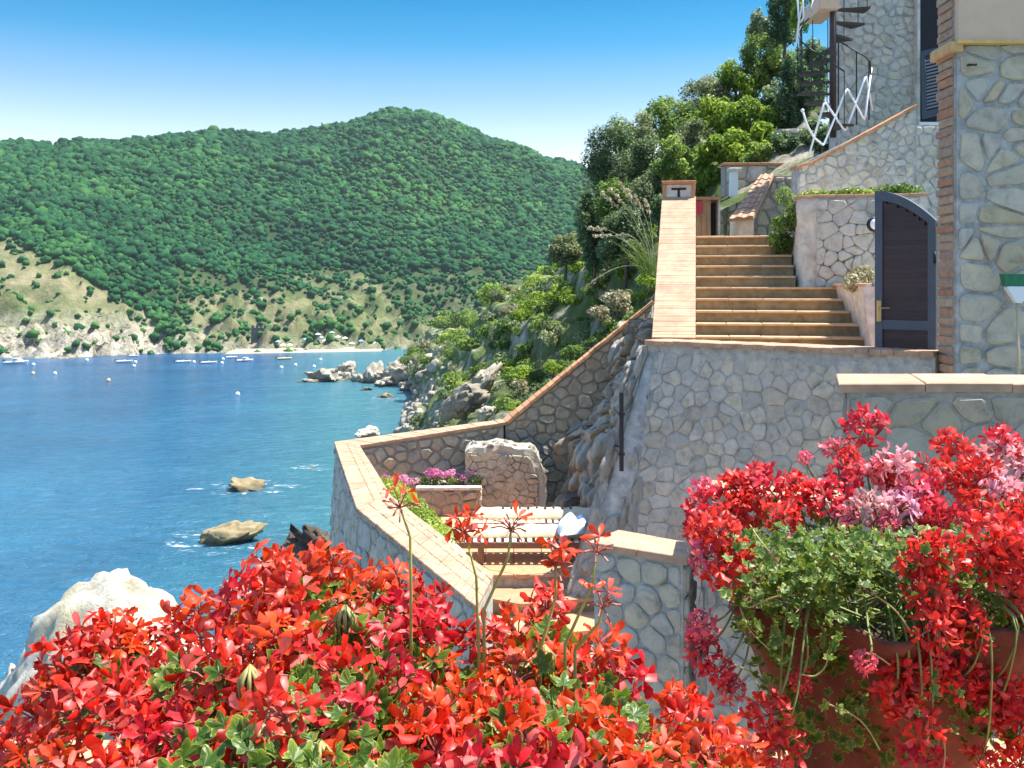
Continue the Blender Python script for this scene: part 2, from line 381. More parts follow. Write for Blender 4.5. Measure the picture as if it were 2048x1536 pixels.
def bare(px, py):
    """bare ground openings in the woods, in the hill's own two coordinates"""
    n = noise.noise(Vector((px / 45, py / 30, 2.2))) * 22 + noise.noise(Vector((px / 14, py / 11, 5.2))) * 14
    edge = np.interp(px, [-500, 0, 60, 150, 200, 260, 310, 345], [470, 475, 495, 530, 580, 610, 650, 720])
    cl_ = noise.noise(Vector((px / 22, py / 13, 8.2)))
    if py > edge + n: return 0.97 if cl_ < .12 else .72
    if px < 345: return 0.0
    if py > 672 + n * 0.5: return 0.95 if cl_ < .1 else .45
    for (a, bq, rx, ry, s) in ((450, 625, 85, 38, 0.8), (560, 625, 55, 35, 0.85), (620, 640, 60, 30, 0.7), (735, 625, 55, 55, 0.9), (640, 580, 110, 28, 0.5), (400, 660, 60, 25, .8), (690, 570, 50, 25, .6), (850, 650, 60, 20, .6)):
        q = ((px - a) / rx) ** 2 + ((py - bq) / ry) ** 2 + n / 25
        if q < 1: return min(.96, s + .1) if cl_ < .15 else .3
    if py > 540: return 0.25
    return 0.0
NU, NV = 420, 150
V = []; tv = [((i / (NV - 1)) ** 1.5) * 1.3 for i in range(NV)]
for tt in tv:
    for i in range(NU):
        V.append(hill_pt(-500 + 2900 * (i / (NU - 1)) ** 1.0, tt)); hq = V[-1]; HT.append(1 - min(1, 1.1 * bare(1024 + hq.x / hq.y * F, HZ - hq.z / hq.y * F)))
Fq = [(j * NU + i, j * NU + i + 1, (j + 1) * NU + i + 1, (j + 1) * NU + i) for j in range(NV - 1) for i in range(NU - 1)]
m, t, b, out = nodes('hill_ground'); b.inputs['Roughness'].default_value = 0.95; b.inputs['Specular IOR Level'].default_value = 0.1
p = pos(t); g1 = texnoise(t, 0.035, 6, 0.65, p, 0.5); g2 = texnoise(t, 0.16, 6, 0.7, p)
c = ramp(t, [(0.32, (0.09, 0.14, 0.045)), (0.46, (0.17, 0.19, 0.075)), (0.60, (0.31, 0.27, 0.15)), (0.8, (0.38, 0.32, 0.21))], math_(t, 'ADD', math_(t, 'MULTIPLY', g1, 0.6), math_(t, 'MULTIPLY', g2, 0.4)))
sep = t.nodes.new('ShaderNodeSeparateXYZ'); t.links.new(p, sep.inputs[0])
lowm = maprange(t, math_(t, 'ADD', math_(t, 'ADD', sep.outputs[2], maprange(t, sep.outputs[0], -150, -105, 0, 11)), math_(t, 'MULTIPLY', g2, 9)), SEA + 10, SEA + 21, 1.0, 0.0)
rk = ramp(t, [(0.38, (0.06, 0.055, 0.045)), (0.46, (0.36, 0.32, 0.23)), (0.58, (0.60, 0.54, 0.42))], texnoise(t, 0.22, 8, 0.75, p, 1.2))  # near-black tones paint the shade in crevices of the shore rock
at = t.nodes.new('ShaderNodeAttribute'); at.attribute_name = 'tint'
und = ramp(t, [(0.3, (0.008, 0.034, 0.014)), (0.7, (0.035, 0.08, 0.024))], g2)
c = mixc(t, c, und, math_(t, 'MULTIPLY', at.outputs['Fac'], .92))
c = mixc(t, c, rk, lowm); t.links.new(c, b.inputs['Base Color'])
bump(t, b, texnoise(t, 0.35, 8, 0.75, p), 1.0, 2.0)
M['hill'] = m
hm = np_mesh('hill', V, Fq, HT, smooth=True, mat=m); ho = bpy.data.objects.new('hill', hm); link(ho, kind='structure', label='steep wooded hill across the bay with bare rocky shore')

# forest on the hill: one mass of crowns
def ico(sub):
    import bmesh
    bm = bmesh.new(); bmesh.ops.create_icosphere(bm, subdivisions=sub, radius=1.0)
    bm.verts.ensure_lookup_table()
    V = np.array([v.co[:] for v in bm.verts]); Fa = np.array([[v.index for v in f.verts] for f in bm.faces]); bm.free()
    return V, Fa
IV2, IF2 = ico(2); IV3, IF3 = ico(3); IV4, IF4 = ico(4)
vs = []; fs = []; ts = []; nb = 0; k = 0
variants = []
for q in range(8):
    vv = IV2.copy()
    for i, v in enumerate(vv):
        s = 1 + 0.62 * noise.fractal(Vector(v * 2.1) + Vector((q * 9, 0, 0)), 0.8, 2.0, 4)
        vv[i] = v * s
    vv[:, 2] *= 0.95; variants.append(vv)
while k < 24500:
    px = rng.uniform(-120, 1330); tt = rng.uniform(0.0, 1.02) ** 1.0
    if px > 1160 and rng.random() < 0.6: continue
    q = hill_pt(px, tt); py = HZ - q.z / q.y * F
    if py > 712 or rng.random() < bare(px, py): 
        k += 0.15; continue
    near_ = 1 - min(1, tt)
    r = min(3.4, max(.7, rng.lognormal(.36, .36))) * (0.8 + 0.4 * tt)
    if bare(px, py) > 0.2: r *= 0.75
    ang = rng.uniform(0, 6.28); ca, sa = math.cos(ang), math.sin(ang)
    vv = variants[rng.integers(8)] * np.array([r * rng.uniform(.85, 1.25), r * rng.uniform(.85, 1.25), r * rng.uniform(0.8, 1.25)])
    x = vv[:, 0] * ca - vv[:, 1] * sa; y = vv[:, 0] * sa + vv[:, 1] * ca
    vs.append(np.stack([x + q.x, y + q.y, vv[:, 2] + q.z + r * 0.45], 1)); fs.append(IF2 + nb); nb += len(vv)
    tn = 0.42 + max(0, .3 - tt) * .9 + 0.3 * noise.noise(Vector((q.x / 30, q.y / 40, 1))) + .35 * noise.noise(Vector((q.x / 110, q.y / 150, 6))) + rng.normal(0, 0.13)
    ts.append(np.full(len(vv), tn) + rng.normal(0, 0.14, len(vv))); k += 1
fo = bpy.data.objects.new('forest', np_mesh('forest', np.concatenate(vs), np.concatenate(fs), np.clip(np.concatenate(ts), 0, 1), False, M['forest']))
link(fo, kind='stuff', label='dense green maquis woodland covering the far hill', cat='forest')

# ------------------------------------------------------------------ things on and by the far shore
def on_hill(px, tt):
    return hill_pt(px, tt)
q = P(522, 693, 392)
tw = empty('watch_tower', q, 'dark square stone tower beside the far beach', 'tower')
mb = MB(); s = 3.3; zt = 7.4
mb.hexa([(q.x - s, q.y - s, q.z - 2), (q.x + s, q.y - s, q.z - 2), (q.x + s, q.y + s, q.z - 2), (q.x - s, q.y + s, q.z - 2)],
        [(q.x - s * .9, q.y - s * .9, q.z + zt), (q.x + s * .9, q.y - s * .9, q.z + zt), (q.x + s * .9, q.y + s * .9, q.z + zt), (q.x - s * .9, q.y + s * .9, q.z + zt)])
M['towerstone'] = simple('tower_stone', (0.10, 0.10, 0.09), 0.95, var=0.4, scale=0.8, bmp=0.8, bscale=2.0)
mb.build('wall', M['towerstone'], tw)
for i in range(4):
    mb = MB(); mb.box(q.x - s * .88 + i * 1.6, q.x - s * .88 + i * 1.6 + 0.9, q.y - s * .9, q.y - s * .7, q.z + zt, q.z + zt + 0.9); mb.build('merlon', M['towerstone'], tw)
mb = MB(); mb.box(q.x - .6, q.x + .5, q.y - s - .02, q.y - s + .3, q.z + 3, q.z + 4.6); mb.build('window', M['dark'], tw)
q = P(651, 556, 560)
wh = empty('hillside_house', q, 'tiny white house with gabled roof high among the hill trees', 'house')
mb = MB(); mb.box(q.x - 3.5, q.x + 3.5, q.y - 3, q.y + 3, q.z - 4, q.z + 3); mb.build('wall', M['canvaswhite'], wh)
mb = MB(); mb.add([(q.x - 4, q.y - 3.4, q.z + 3.01), (q.x + 4, q.y - 3.4, q.z + 3.01), (q.x + 4, q.y + 3.4, q.z + 3.01), (q.x - 4, q.y + 3.4, q.z + 3.01), (q.x - 4, q.y, q.z + 5), (q.x + 4, q.y, q.z + 5)], [(0, 1, 5, 4), (2, 3, 4, 5), (0, 4, 3), (1, 2, 5), (3, 2, 1, 0)])
mb.build('roof', M['plaster'], wh)
mb = MB(); mb.box(q.x - 1.8, q.x - .6, q.y - 3.05, q.y - 2.9, q.z + .2, q.z + 2); mb.build('window', M['dark'], wh)

# beach parasols and sunbathers' gear along the far sand
def parasol(q, mat, label):
    o = empty('beach_umbrella', q, label, 'umbrella', 'beach umbrellas on the far sand')
    mb = MB(); mb.tube([q, q + Vector((0, 0, 2.0))], 0.05, 5); mb.build('pole', M['whitepaint'], o)
    mb = MB(); n = 8; mb.add([(q.x, q.y, q.z + 2.5)] + [(q.x + 1.25 * math.cos(6.283 * i / n), q.y + 1.25 * math.sin(6.283 * i / n), q.z + 1.85) for i in range(n)], [(0, 1 + i, 1 + (i + 1) % n) for i in range(n)])
    mb.build('canopy', mat, o)
for i, px in enumerate([556, 566, 580, 612, 636, 642, 650, 658, 664, 676, 690, 704, 722, 738, 752]):
    blue = i in (0, 3, 5, 8, 12, 13)
    q = hill_pt(px, 0.02); q.z = max(q.z, SEA + 0.4)
    parasol(q, M['canvasblue'] if blue else M['canvaswhite'], ('blue' if blue else 'white') + ' parasol, ' + ['first', 'second', 'third', 'fourth', 'fifth', 'sixth', 'seventh', 'eighth', 'ninth', 'tenth', 'eleventh', 'twelfth', 'thirteenth', 'fourteenth', 'fifteenth'][i] + ' in the beach row counting from the dark tower')
# sand strip
mb = MB(); pts = []
for i in range(21):
    px = 455 + i * 15.5; q = hill_pt(px, 0.0, False); pts.append((q.x, q.y))
vs_ = [(x, y - 4, SEA - 0.1) for x, y in pts] + [(x, y + 7, SEA + 1.2) for x, y in pts]
mb.add(vs_, [(i, i + 1, 22 + i, 21 + i) for i in range(20)])
mb.build('beach', simple('sand', (0.36, 0.30, 0.21), 0.95, var=0.15, scale=0.5, bmp=0.5, bscale=2), kind='structure', label='narrow pale sand beach at the foot of the hill')

def boat(px, py, L, kind, label):
    q = PZ(px, py, SEA)
    o = empty('motor_boat' if kind != 'dinghy' else 'dinghy', q, label, 'boat', 'boats moored in the bay')
    mb = MB(); st = [(-.5, .36, .42), (-.3, .42, .42), (0, .44, .46), (.3, .30, .55), (.5, .02, .68)]
    vs = []
    for sx, wd, h in st:
        x = sx * L
        vs += [(q.x + x, q.y - wd * L * .42, q.z + h * L * .2), (q.x + x, q.y - wd * L * .25, q.z - .15), (q.x + x, q.y + wd * L * .25, q.z - .15), (q.x + x, q.y + wd * L * .42, q.z + h * L * .2)]
    fs = []
    for i in range(4):
        for k in range(3): fs.append((i * 4 + k, (i + 1) * 4 + k, (i + 1) * 4 + k + 1, i * 4 + k + 1))
    fs += [(0, 1, 2, 3), (16, 19, 18, 17)]
    hullm = {'yellow': M['boatyellow'], 'dark': M['boatdark']}.get(kind, M['boatwhite'])
    mb.add(vs, fs); mb.build('hull', hullm, o)
    mb = MB(); mb.add([vs[i * 4 + k] for i in range(5) for k in (0, 3)], [(2 * i, 2 * i + 2, 2 * i + 3, 2 * i + 1) for i in range(4)])
    dk = mb.build('deck', M['boatdark'] if kind in ('dinghy', 'dark') else M['boatwhite'], o); dk.location.z -= 0.12
    mb = MB(); hh = L * .11
    for sgn in (-1, 1):
        mb.tube([(q.x + a * L, q.y + sgn * wd * L * .42, q.z + h * L * .2) for a, wd, h in st], 0.03 * L, 6)
    mb.build('gunwale', M['boatwhite'] if kind != 'yellow' else M['boatyellow'], o)
    mb = MB(); mb.box(q.x - .58 * L, q.x - .5 * L, q.y - .07 * L, q.y + .07 * L, q.z + .02 * L, q.z + .2 * L); mb.build('outboard_engine', M['boatdark'], o)
    if kind == 'cabin':
        mb = MB(); mb.hexa([(q.x - .12 * L, q.y - .2 * L, q.z + .08 * L), (q.x + .3 * L, q.y - .12 * L, q.z + .1 * L), (q.x + .3 * L, q.y + .12 * L, q.z + .1 * L), (q.x - .12 * L, q.y + .2 * L, q.z + .08 * L)],
                           [(q.x - .10 * L, q.y - .17 * L, q.z + .26 * L), (q.x + .12 * L, q.y - .12 * L, q.z + .26 * L), (q.x + .12 * L, q.y + .12 * L, q.z + .26 * L), (q.x - .10 * L, q.y + .17 * L, q.z + .26 * L)])
        mb.build('cabin', M['boatwhite'], o)
        mb = MB(); mb.box(q.x - .06 * L, q.x + .1 * L, q.y - .2 * L, q.y - .17 * L, q.z + .17 * L, q.z + .22 * L); mb.build('window', M['boatdark'], o)
    else:
        mb = MB(); mb.box(q.x - .08 * L, q.x + .02 * L, q.y - .1 * L, q.y + .1 * L, q.z + .05 * L, q.z + .16 * L); mb.build('console', M['boatwhite'], o)
boat(33, 728, 7.2, 'cabin', 'long white motor boat nearest the left edge of the bay')
boat(249, 725, 5.2, 'open', 'white open boat in front of the rocky far shore, alone beside a buoy pair')
boat(268, 713, 3.6, 'open', 'small white boat tight against the far shore rocks')
boat(367, 725, 4.8, 'open', 'white open boat left of the dark tubed dinghy')
boat(418, 727, 5.0, 'dinghy', 'white tubed dinghy with a dark floor')
boat(463, 716, 3.9, 'open', 'small white boat behind the cabin cruiser, closer to the beach')
boat(490, 723, 5.2, 'cabin', 'white cabin cruiser with raised cabin in the middle of the moored boats')
boat(569, 719, 4.9, 'yellow', 'pale yellow boat moored off the beach')
for (px, py, c_, lb) in [(67, 731, 0, 'white buoy just beyond the bow of the leftmost boat'), (66, 749, 1, 'orange buoy below the leftmost boat'), (110, 749, 0, 'white buoy right of the orange buoy'), (174, 722, 0, 'white buoy close under the rocky shore'), (271, 726, 0, 'upper white buoy of the pair beside the lone open boat'), (268, 734, 0, 'lower white buoy of the pair beside the lone open boat'), (388, 726, 0, 'white buoy between the open boat and the dinghy'), (446, 720, 0, 'white buoy right of the dinghy, the farther one'), (444, 728, 0, 'white buoy right of the dinghy, the nearer one'), (563, 737, 0, 'large white buoy below the yellow boat'), (591, 732, 0, 'white buoy right of the yellow boat'), (641, 721, 0, 'small white buoy off the beach near the rocky point'), (628, 735, 0, 'white buoy beside the tip of the rocky point'), (475, 791, 0, 'white buoy alone out in the middle of the bay'), (217, 763, 1, 'faint orange buoy alone in the left of the bay')]:
    q = PZ(px, py, SEA); o = empty('buoy', q, lb, 'buoy', 'mooring buoys in the bay')
    mb = MB(); r = 0.55; mb.lathe(q, [(0.02, -.3), (r * .8, -.1), (r, .25), (r * .75, .65), (.1, .85)], 10); mb.build('float', M['buoyorange'] if c_ else M['buoy'], o, True)
    mb = MB(); mb.tube([q + Vector((0, 0, .8)), q + Vector((0, 0, 1.05))], .07, 5); mb.build('ring', M['iron'], o)

# ------------------------------------------------------------------ rocks
def plates(v, sc):
    d_, p_ = noise.voronoi(v * sc)
    return min(1.0, (d_[1] - d_[0]) * 3.0), noise.cell(p_[0] * 7.31)
def rock_mesh(seed, sub=3, rough=0.5, blocky=0.5, mat=None, flat=False, strata=0.0, crack=1.0):
    base = {2: (IV2, IF2), 3: (IV3, IF3), 4: (IV4, IF4), 5: (IV5, IF5) if sub == 5 else None}[sub]
    V = base[0].copy(); r = random.Random(seed)
    planes = [(Vector((r.gauss(0, 1), r.gauss(0, 1), r.gauss(0, 1))).normalized(), r.uniform(0.45, 0.85)) for _ in range(int(14 * blocky) + 3)]
    for i, v in enumerate(V):
        v = Vector(v)
        for n_, d_ in planes:
            k = v.dot(n_)
            if k > d_: v -= n_ * (k - d_) * 0.9
        v *= 1 + rough * 0.45 * noise.fractal(v * 1.7 + Vector((seed * 3.1, 0, 0)), 0.75, 2.1, 6)
        fc, ch = plates(v + Vector((seed, 0, 0)), 1.9); v = v * (1 + crack * (.16 * ch - .10 * (1 - fc)))
        if sub >= 4:
            fc, ch = plates(v + Vector((seed, 3, 0)), 5.0); v = v * (1 + crack * (.05 * ch - .035 * (1 - fc)))
        if strata: v = v + Vector((.5, .2, 1)).normalized() * strata * (math.floor(v.dot(Vector((.5, .2, 1))) * 5 + noise.noise(v * 3)) / 5 - v.dot(Vector((.5, .2, 1)))) + v * (.10 * noise.fractal(v * 6, .9, 2, 4))
        V[i] = v
    return np_mesh('rock', V, base[1], None, not flat, mat)
RK = [rock_mesh(i, 3, 0.55, 1.0, M['rock'], True) for i in range(6)]
RKS = [rock_mesh(60 + i, 4, 0.4, 1.3, M['rock'], True, .9, 1.4) for i in range(4)]
IV5, IF5 = ico(5)
RKP = [rock_mesh(20 + i, 5, 0.22 if i == 0 else .4, 0.35, M['rock_pale'], True, 0, .45 if i == 0 else .8) for i in range(3)]
M['rock_dark'] = rock_mat('dark_rock', (0.05, 0.04, 0.035), (0.12, 0.095, 0.075), (0.24, 0.19, 0.14), 1.2, 1.0)
RKD = [rock_mesh(80 + i, 4, 0.6, 1.2, M['rock_dark'], True, .5, 1.6) for i in range(2)]
RKW = [rock_mesh(40 + i, 4, 0.7, 0.6, M['rock_wet'], True) for i in range(3)]
def rock(name, me, loc, scl, rot, label, cat='rock', group=None, mat=None):
    o = bpy.data.objects.new(name, me); o.location = loc; o.scale = scl; o.rotation_euler = rot
    return link(o, None, label, cat, group)
def foam(px, py, rx, ry, label):
    q = PZ(px, py, SEA)
    mb = MB(); n = 40; vs = [(q.x, q.y, SEA + .03)]
    for k in range(n):
        a = 6.2832 * k / n; s_ = 1 + 0.45 * noise.noise(Vector((math.cos(a) * 2 + px, math.sin(a) * 2, 0)))
        vs.append((q.x + rx * s_ * math.cos(a), q.y + ry * s_ * math.sin(a), SEA + .03))
    mb.add(vs, [(0, 1 + k, 1 + (k + 1) % n) for k in range(n)])
    mb.build('foam', M['foam'], None, kind='stuff', label=label, cat='foam')
m, t, b, out = nodes('foam'); b.inputs['Base Color'].default_value = (0.8, 0.85, 0.85, 1); b.inputs['Roughness'].default_value = 0.8
t.links.new(ramp(t, [(0.56, (0, 0, 0)), (0.68, (0.75, 0.75, 0.75))], texnoise(t, 0.9, 7, 0.75, pos(t, (0.6, 1.2, 1)), 0.6)), b.inputs['Alpha'])
M['foam'] = m
q = PZ(488, 980, SEA); rock('sea_rock', RKW[0], q + Vector((0, 1.0, .1)), (2.7, 2.0, 1.3), (0.1, 0.1, .4), 'low brown rock awash in the bay, the farther of two lone rocks', group='rocks in the bay')
foam(490, 975, 6.0, 4.5, 'white foam washing round the farther lone rock')
q = PZ(445, 1090, SEA); rock('sea_rock', RKW[1], q + Vector((0.2, 1.0, .2)), (3.7, 2.0, 1.9), (0.15, -0.12, .15), 'large wedge shaped brown rock in the water above the red flowers', group='rocks in the bay')
foam(440, 1080, 5.2, 5.0, 'white foam round the large wedge shaped rock')
foam(625, 935, 3.0, 2.6, 'white foam breaking over a rock hidden under the water')
q = PZ(622, 936, SEA); rock('sea_rock', RKW[2], q + Vector((0, 0, -.35)), (1.8, 1.1, .6), (0, 0, 1), 'barely emerging brown rock off the terrace corner', group='rocks in the bay')
q = PZ(733, 780, SEA); rock('sea_rock', RKW[0], q, (1.4, 1.2, .9), (0, 0, 2), 'smaller of two dark rocks off the rocky point', group='rocks in the bay')
q = PZ(769, 795, SEA); rock('sea_rock', RKW[2], q, (2.3, 1.6, 1.3), (0, 0, .3), 'larger of two dark rocks off the rocky point', group='rocks in the bay')
foam(770, 797, 3.0, 4, 'thin foam at the foot of the dark rocks')
# rocky point
for i, (px, py, rx, ry, d, rot, lb) in enumerate([(672, 760, 60, 24, 262, .3, 'long pale rock ramp rising out of the sea at the point'), (694, 742, 30, 27, 264, 1.2, 'pointed pale rock crest of the point'), (640, 764, 38, 8, 258, .1, 'low pale rock toe dipping into the sea'), (745, 752, 34, 26, 255, 2.0, 'blocky pale rock behind the crest of the point'), (790, 745, 36, 28, 250, 2.9, 'broad pale rock where the point meets the slope'), (815, 775, 30, 16, 236, 4.0, 'low pale shore rock in front of the broad one'), (718, 760, 30, 16, 258, 3.3, 'pale rock filling the gap behind the long ramp'), (768, 768, 30, 14, 246, .8, 'flat pale rock at the water between the blocky and broad ones'), (842, 750, 34, 26, 240, 5.1, 'tall pale rock at the inner end of the point')]):
    rock('point_rock', RKS[i % 4], P(px, py, d), (rx * d / F, rx * d / F * .8, ry * d / F * 1.25), (0, 0.12, rot), lb)

# ------------------------------------------------------------------ hillside running out to the point
ROWS = [
 (19.0, [(985, 870), (1080, 815), (1190, 735), (1290, 640), (1335, 530), (1420, 430), (1620, 340)]),
 (24.0, [(930, 880), (1040, 800), (1150, 715), (1240, 610), (1290, 510), (1370, 380), (1640, 200)]),
 (35.0, [(870, 890), (960, 805), (1070, 705), (1170, 600), (1215, 480), (1270, 330), (1640, 60)]),
 (60.0, [(815, 905), (885, 820), (980, 720), (1070, 610), (1130, 540), (1180, 470), (1620, 260)]),
 (110.0, [(800, 905), (850, 820), (920, 720), (985, 620), (1040, 560), (1110, 510), (1620, 350)]),
 (180.0, [(790, 855), (840, 790), (880, 710), (925, 640), (980, 590), (1060, 550), (1620, 420)]),
 (260.0, [(735, 770), (790, 745), (850, 705), (890, 670), (930, 630), (1010, 590), (1620, 470)]),
 (330.0, [(770, 730), (815, 715), (860, 695), (890, 675), (940, 650), (1020, 610), (1620, 500)])]
def hs_pt(r, s, disp=True):
    r = max(0, min(len(ROWS) - 1.0001, r)); i = int(r); f = r - i
    s = max(0, min(5.9999, s)); k = int(s); g = s - k
    def c(row):
        a, b_ = row[1][k], row[1][k + 1]; px = a[0] + (b_[0] - a[0]) * g; py = a[1] + (b_[1] - a[1]) * g
        return P(px, py, row[0])
    a, b_ = c(ROWS[i]), c(ROWS[i + 1])
    d = math.exp(math.log(a.y) * (1 - f) + math.log(b_.y) * f)
    fx = (d - a.y) / (b_.y - a.y)
    v = a.lerp(b_, fx)
    if disp:
        sc = 0.03 * v.y ** 0.9
        nn = noise.fractal(v / (6 * sc + .5), 0.8, 2.1, 7)
        rid = abs(noise.noise(v / (11 * sc + 1)))
        amp = sc * 1.5 * min(1.0, (s + .35) / 1.0) * min(1, r * 1.5 + .05)
        v = v + Vector((-0.55 * amp * nn, -.4 * amp * nn, amp * (nn * .9 + rid * .9 - .45)))
    return v
NR, NS = 190, 130
V = [hs_pt(j * (len(ROWS) - 1.0) / (NR - 1), i * 6.0 / (NS - 1)) for j in range(NR) for i in range(NS)]
Fq = [(j * NS + i, j * NS + i + 1, (j + 1) * NS + i + 1, (j + 1) * NS + i) for j in range(NR - 1) for i in range(NS - 1)]
m, t, b, out = nodes('hillside_ground'); b.inputs['Roughness'].default_value = 0.95; b.inputs['Specular IOR Level'].default_value = 0.1
p = pos(t); n1 = texnoise(t, 0.25, 8, 0.7, p, .5); n2 = texnoise(t, 1.6, 8, 0.75, p, .4)
rk = ramp(t, [(0.3, (0.16, 0.15, 0.12)), (0.48, (0.40, 0.36, 0.28)), (0.68, (0.62, 0.55, 0.43))], n2)
gr = ramp(t, [(0.3, (0.05, 0.09, 0.02)), (0.6, (0.15, 0.19, 0.06)), (0.8, (0.33, 0.31, 0.16))], n2)
c = mixc(t, rk, gr, ramp(t, [(0.38, (0, 0, 0)), (0.50, (1, 1, 1))], n1)); t.links.new(c, b.inputs['Base Color'])
bump(t, b, n2, 1.0, 0.35)
ho = bpy.data.objects.new('hillside', np_mesh('hillside', V, Fq, smooth=False, mat=m)); link(ho, kind='structure', label='steep rocky shrub covered slope falling to the sea')

# lower cliff under the terraces
def cliff_z(x, y):
    z = -5.2 - max(0, -3.0 - x) * 1.55 - max(0, y - 22) * 0.12
    z += 1.6 * noise.fractal(Vector((x / 4, y / 4, 3)), 0.8, 2, 6) - .4
    return z
GX, GY = 90, 110
xs = [-24 + 29 * (i / (GX - 1)) for i in range(GX)]; ys = [1.5 + 128 * (j / (GY - 1)) ** 1.6 for j in range(GY)]
V = [(x, y, cliff_z(x, y)) for y in ys for x in xs]
Fq = [(j * GX + i, j * GX + i + 1, (j + 1) * GX + i + 1, (j + 1) * GX + i) for j in range(GY - 1) for i in range(GX - 1)]
co = bpy.data.objects.new('cliff', np_mesh('cliff', V, Fq, smooth=False, mat=M['rock'])); link(co, kind='structure', label='rough cliff dropping from the terraces to the water')
def big_rock(px, py, d, rx, rz, me, rot, lb, name='boulder', ry=None):
    rock(name, me, P(px, py, d), (rx, ry or rx * .8, rz), rot, lb)
big_rock(240, 1425, 25, 2.85, 3.7, RKP[0], (0, 0.15, .4), 'huge smooth pale boulder at the shore, left of the red flowers')
big_rock(60, 1560, 24, 2.4, 3.0, RKP[1], (0, 0.2, 2.0), 'pale rock shoulder at the foot of the huge boulder')
big_rock(430, 1350, 24, 1.7, 1.5, RKP[2], (.3, 0.1, 1.0), 'pale rock behind the red flowers beside the huge boulder')
big_rock(520, 1215, 22, 1.3, .9, RKP[1], (.2, 0.4, 2.6), 'small pale rock peeping out between the red flowers')
big_rock(600, 1210, 21, 1.2, .9, RKP[0], (.5, 0.2, 1.6), 'beige rock at the foot of the terrace wall')
big_rock(632, 1095, 18.6, .85, .62, RKD[0], (.1, .5, .9), 'dark shaded rock under the corner of the terrace wall')
big_rock(590, 1110, 19.6, .7, .6, RKD[1], (.7, .1, 2.5), 'dark rock below the terrace corner')
big_rock(733, 868, 60, .8, .55, RKP[1], (0, 0, 1), 'rounded pale rock showing over the terrace coping')
big_rock(973, 826, 26, .36, .3, RKP[2], (0, .2, 2), 'pale rounded stone just above the bend of the coping')
big_rock(935, 800, 30, .75, 1.0, RKS[1], (.3, .8, .5), 'smooth grey slab leaning on the slope above the coping')
big_rock(965, 765, 32, .55, 1.0, RKS[3], (.3, .7, 1.4), 'tall grey rock behind the leaning slab')
# boulders along the shore below the slope
rr = random.Random(5); cnt = 0
while cnt < 210:
    r_ = rr.uniform(2.0, 6.6) if cnt < 120 else rr.uniform(4.3, 6.4); s_ = abs(rr.gauss(0, .75 if cnt < 120 else 1.1))
    if s_ > 2.4: continue
    v = hs_pt(r_, s_)
    px = 1024 + v.x / v.y * F; py = HZ - v.z / v.y * F
    if v.z < SEA - 1 or py > 870 or (v.y < 100 and s_ > 1.1): continue
    sz = rr.choice([7, 9, 11, 14, 18]) * v.y / F * rr.uniform(.7, 1.25)
    rock('boulder', RK[rr.randrange(6)], v, (sz, sz * rr.uniform(.7, 1.1), sz * rr.uniform(.6, 1.0)), (rr.uniform(-.4, .4), rr.uniform(-.4, .4), rr.uniform(0, 6.3)), ('small' if sz * F / v.y < 9 else 'large' if sz * F / v.y > 14 else 'middling') + ' beige boulder ' + ('at the water line' if v.z < SEA + 3 else 'on the slope above the water') + (' near the terrace corner' if v.y < 75 else ' halfway along the shore' if v.y < 160 else ' out at the rocky point'), 'boulder', 'boulders along the shore'); cnt += 1

# ------------------------------------------------------------------ foliage
def leaf_cloud(cl, n, leaf, r, up=0.35, shell=0.5, long=1.6):
    """cl: list of (centre, (rx, ry, rz)); n leaves in all; returns verts, quads, tint"""
    cl_c = np.array([c for c, _ in cl], float); cl_r = np.array([q for _, q in cl], float)
    wts = (cl_r.prod(1) ** 0.667); idx = r.choice(len(cl), n, p=wts / wts.sum())
    dv = r.normal(size=(n, 3)); dv /= np.linalg.norm(dv, axis=1)[:, None]
    rad = shell + (1 - shell) * r.random(n) ** 0.5
    pos_ = cl_c[idx] + dv * cl_r[idx] * rad[:, None]
    nrm = dv * 0.7 + r.normal(size=(n, 3)) * 0.55 + np.array([0, 0, up]); nrm /= np.linalg.norm(nrm, axis=1)[:, None]
    t1 = np.cross(nrm, r.normal(size=(n, 3))); t1 /= np.linalg.norm(t1, axis=1)[:, None]; t2 = np.cross(nrm, t1)
    L = leaf * r.uniform(.6, 1.3, n)[:, None]
    fold = nrm * L * 0.15
    V = np.stack([pos_ - t1 * L * .5, pos_ + t2 * L / long * .5 + fold, pos_ + t1 * L * .5, pos_ - t2 * L / long * .5 + fold], 1).reshape(-1, 3)
    Fc = np.arange(4 * n).reshape(n, 4)
    tone = 0.42 + 0.25 * dv[:, 2] * 0 + r.normal(0, .2, n) + 0.18 * np.sin(cl_c[idx][:, 0] * 7 + cl_c[idx][:, 1] * 5)
    return V, Fc, np.repeat(np.clip(tone, 0, 1), 4)
def clumps(c, rad, n, r, frac=0.42):
    out = []
    for _ in range(n):
        dv = r.normal(size=3); dv /= np.linalg.norm(dv); u = r.random() ** 0.4
        cc = np.array(c) + dv * np.array(rad) * u * 0.78
        k = frac * r.uniform(.6, 1.25)
        out.append((cc, tuple(np.array(rad) * k)))
    return out
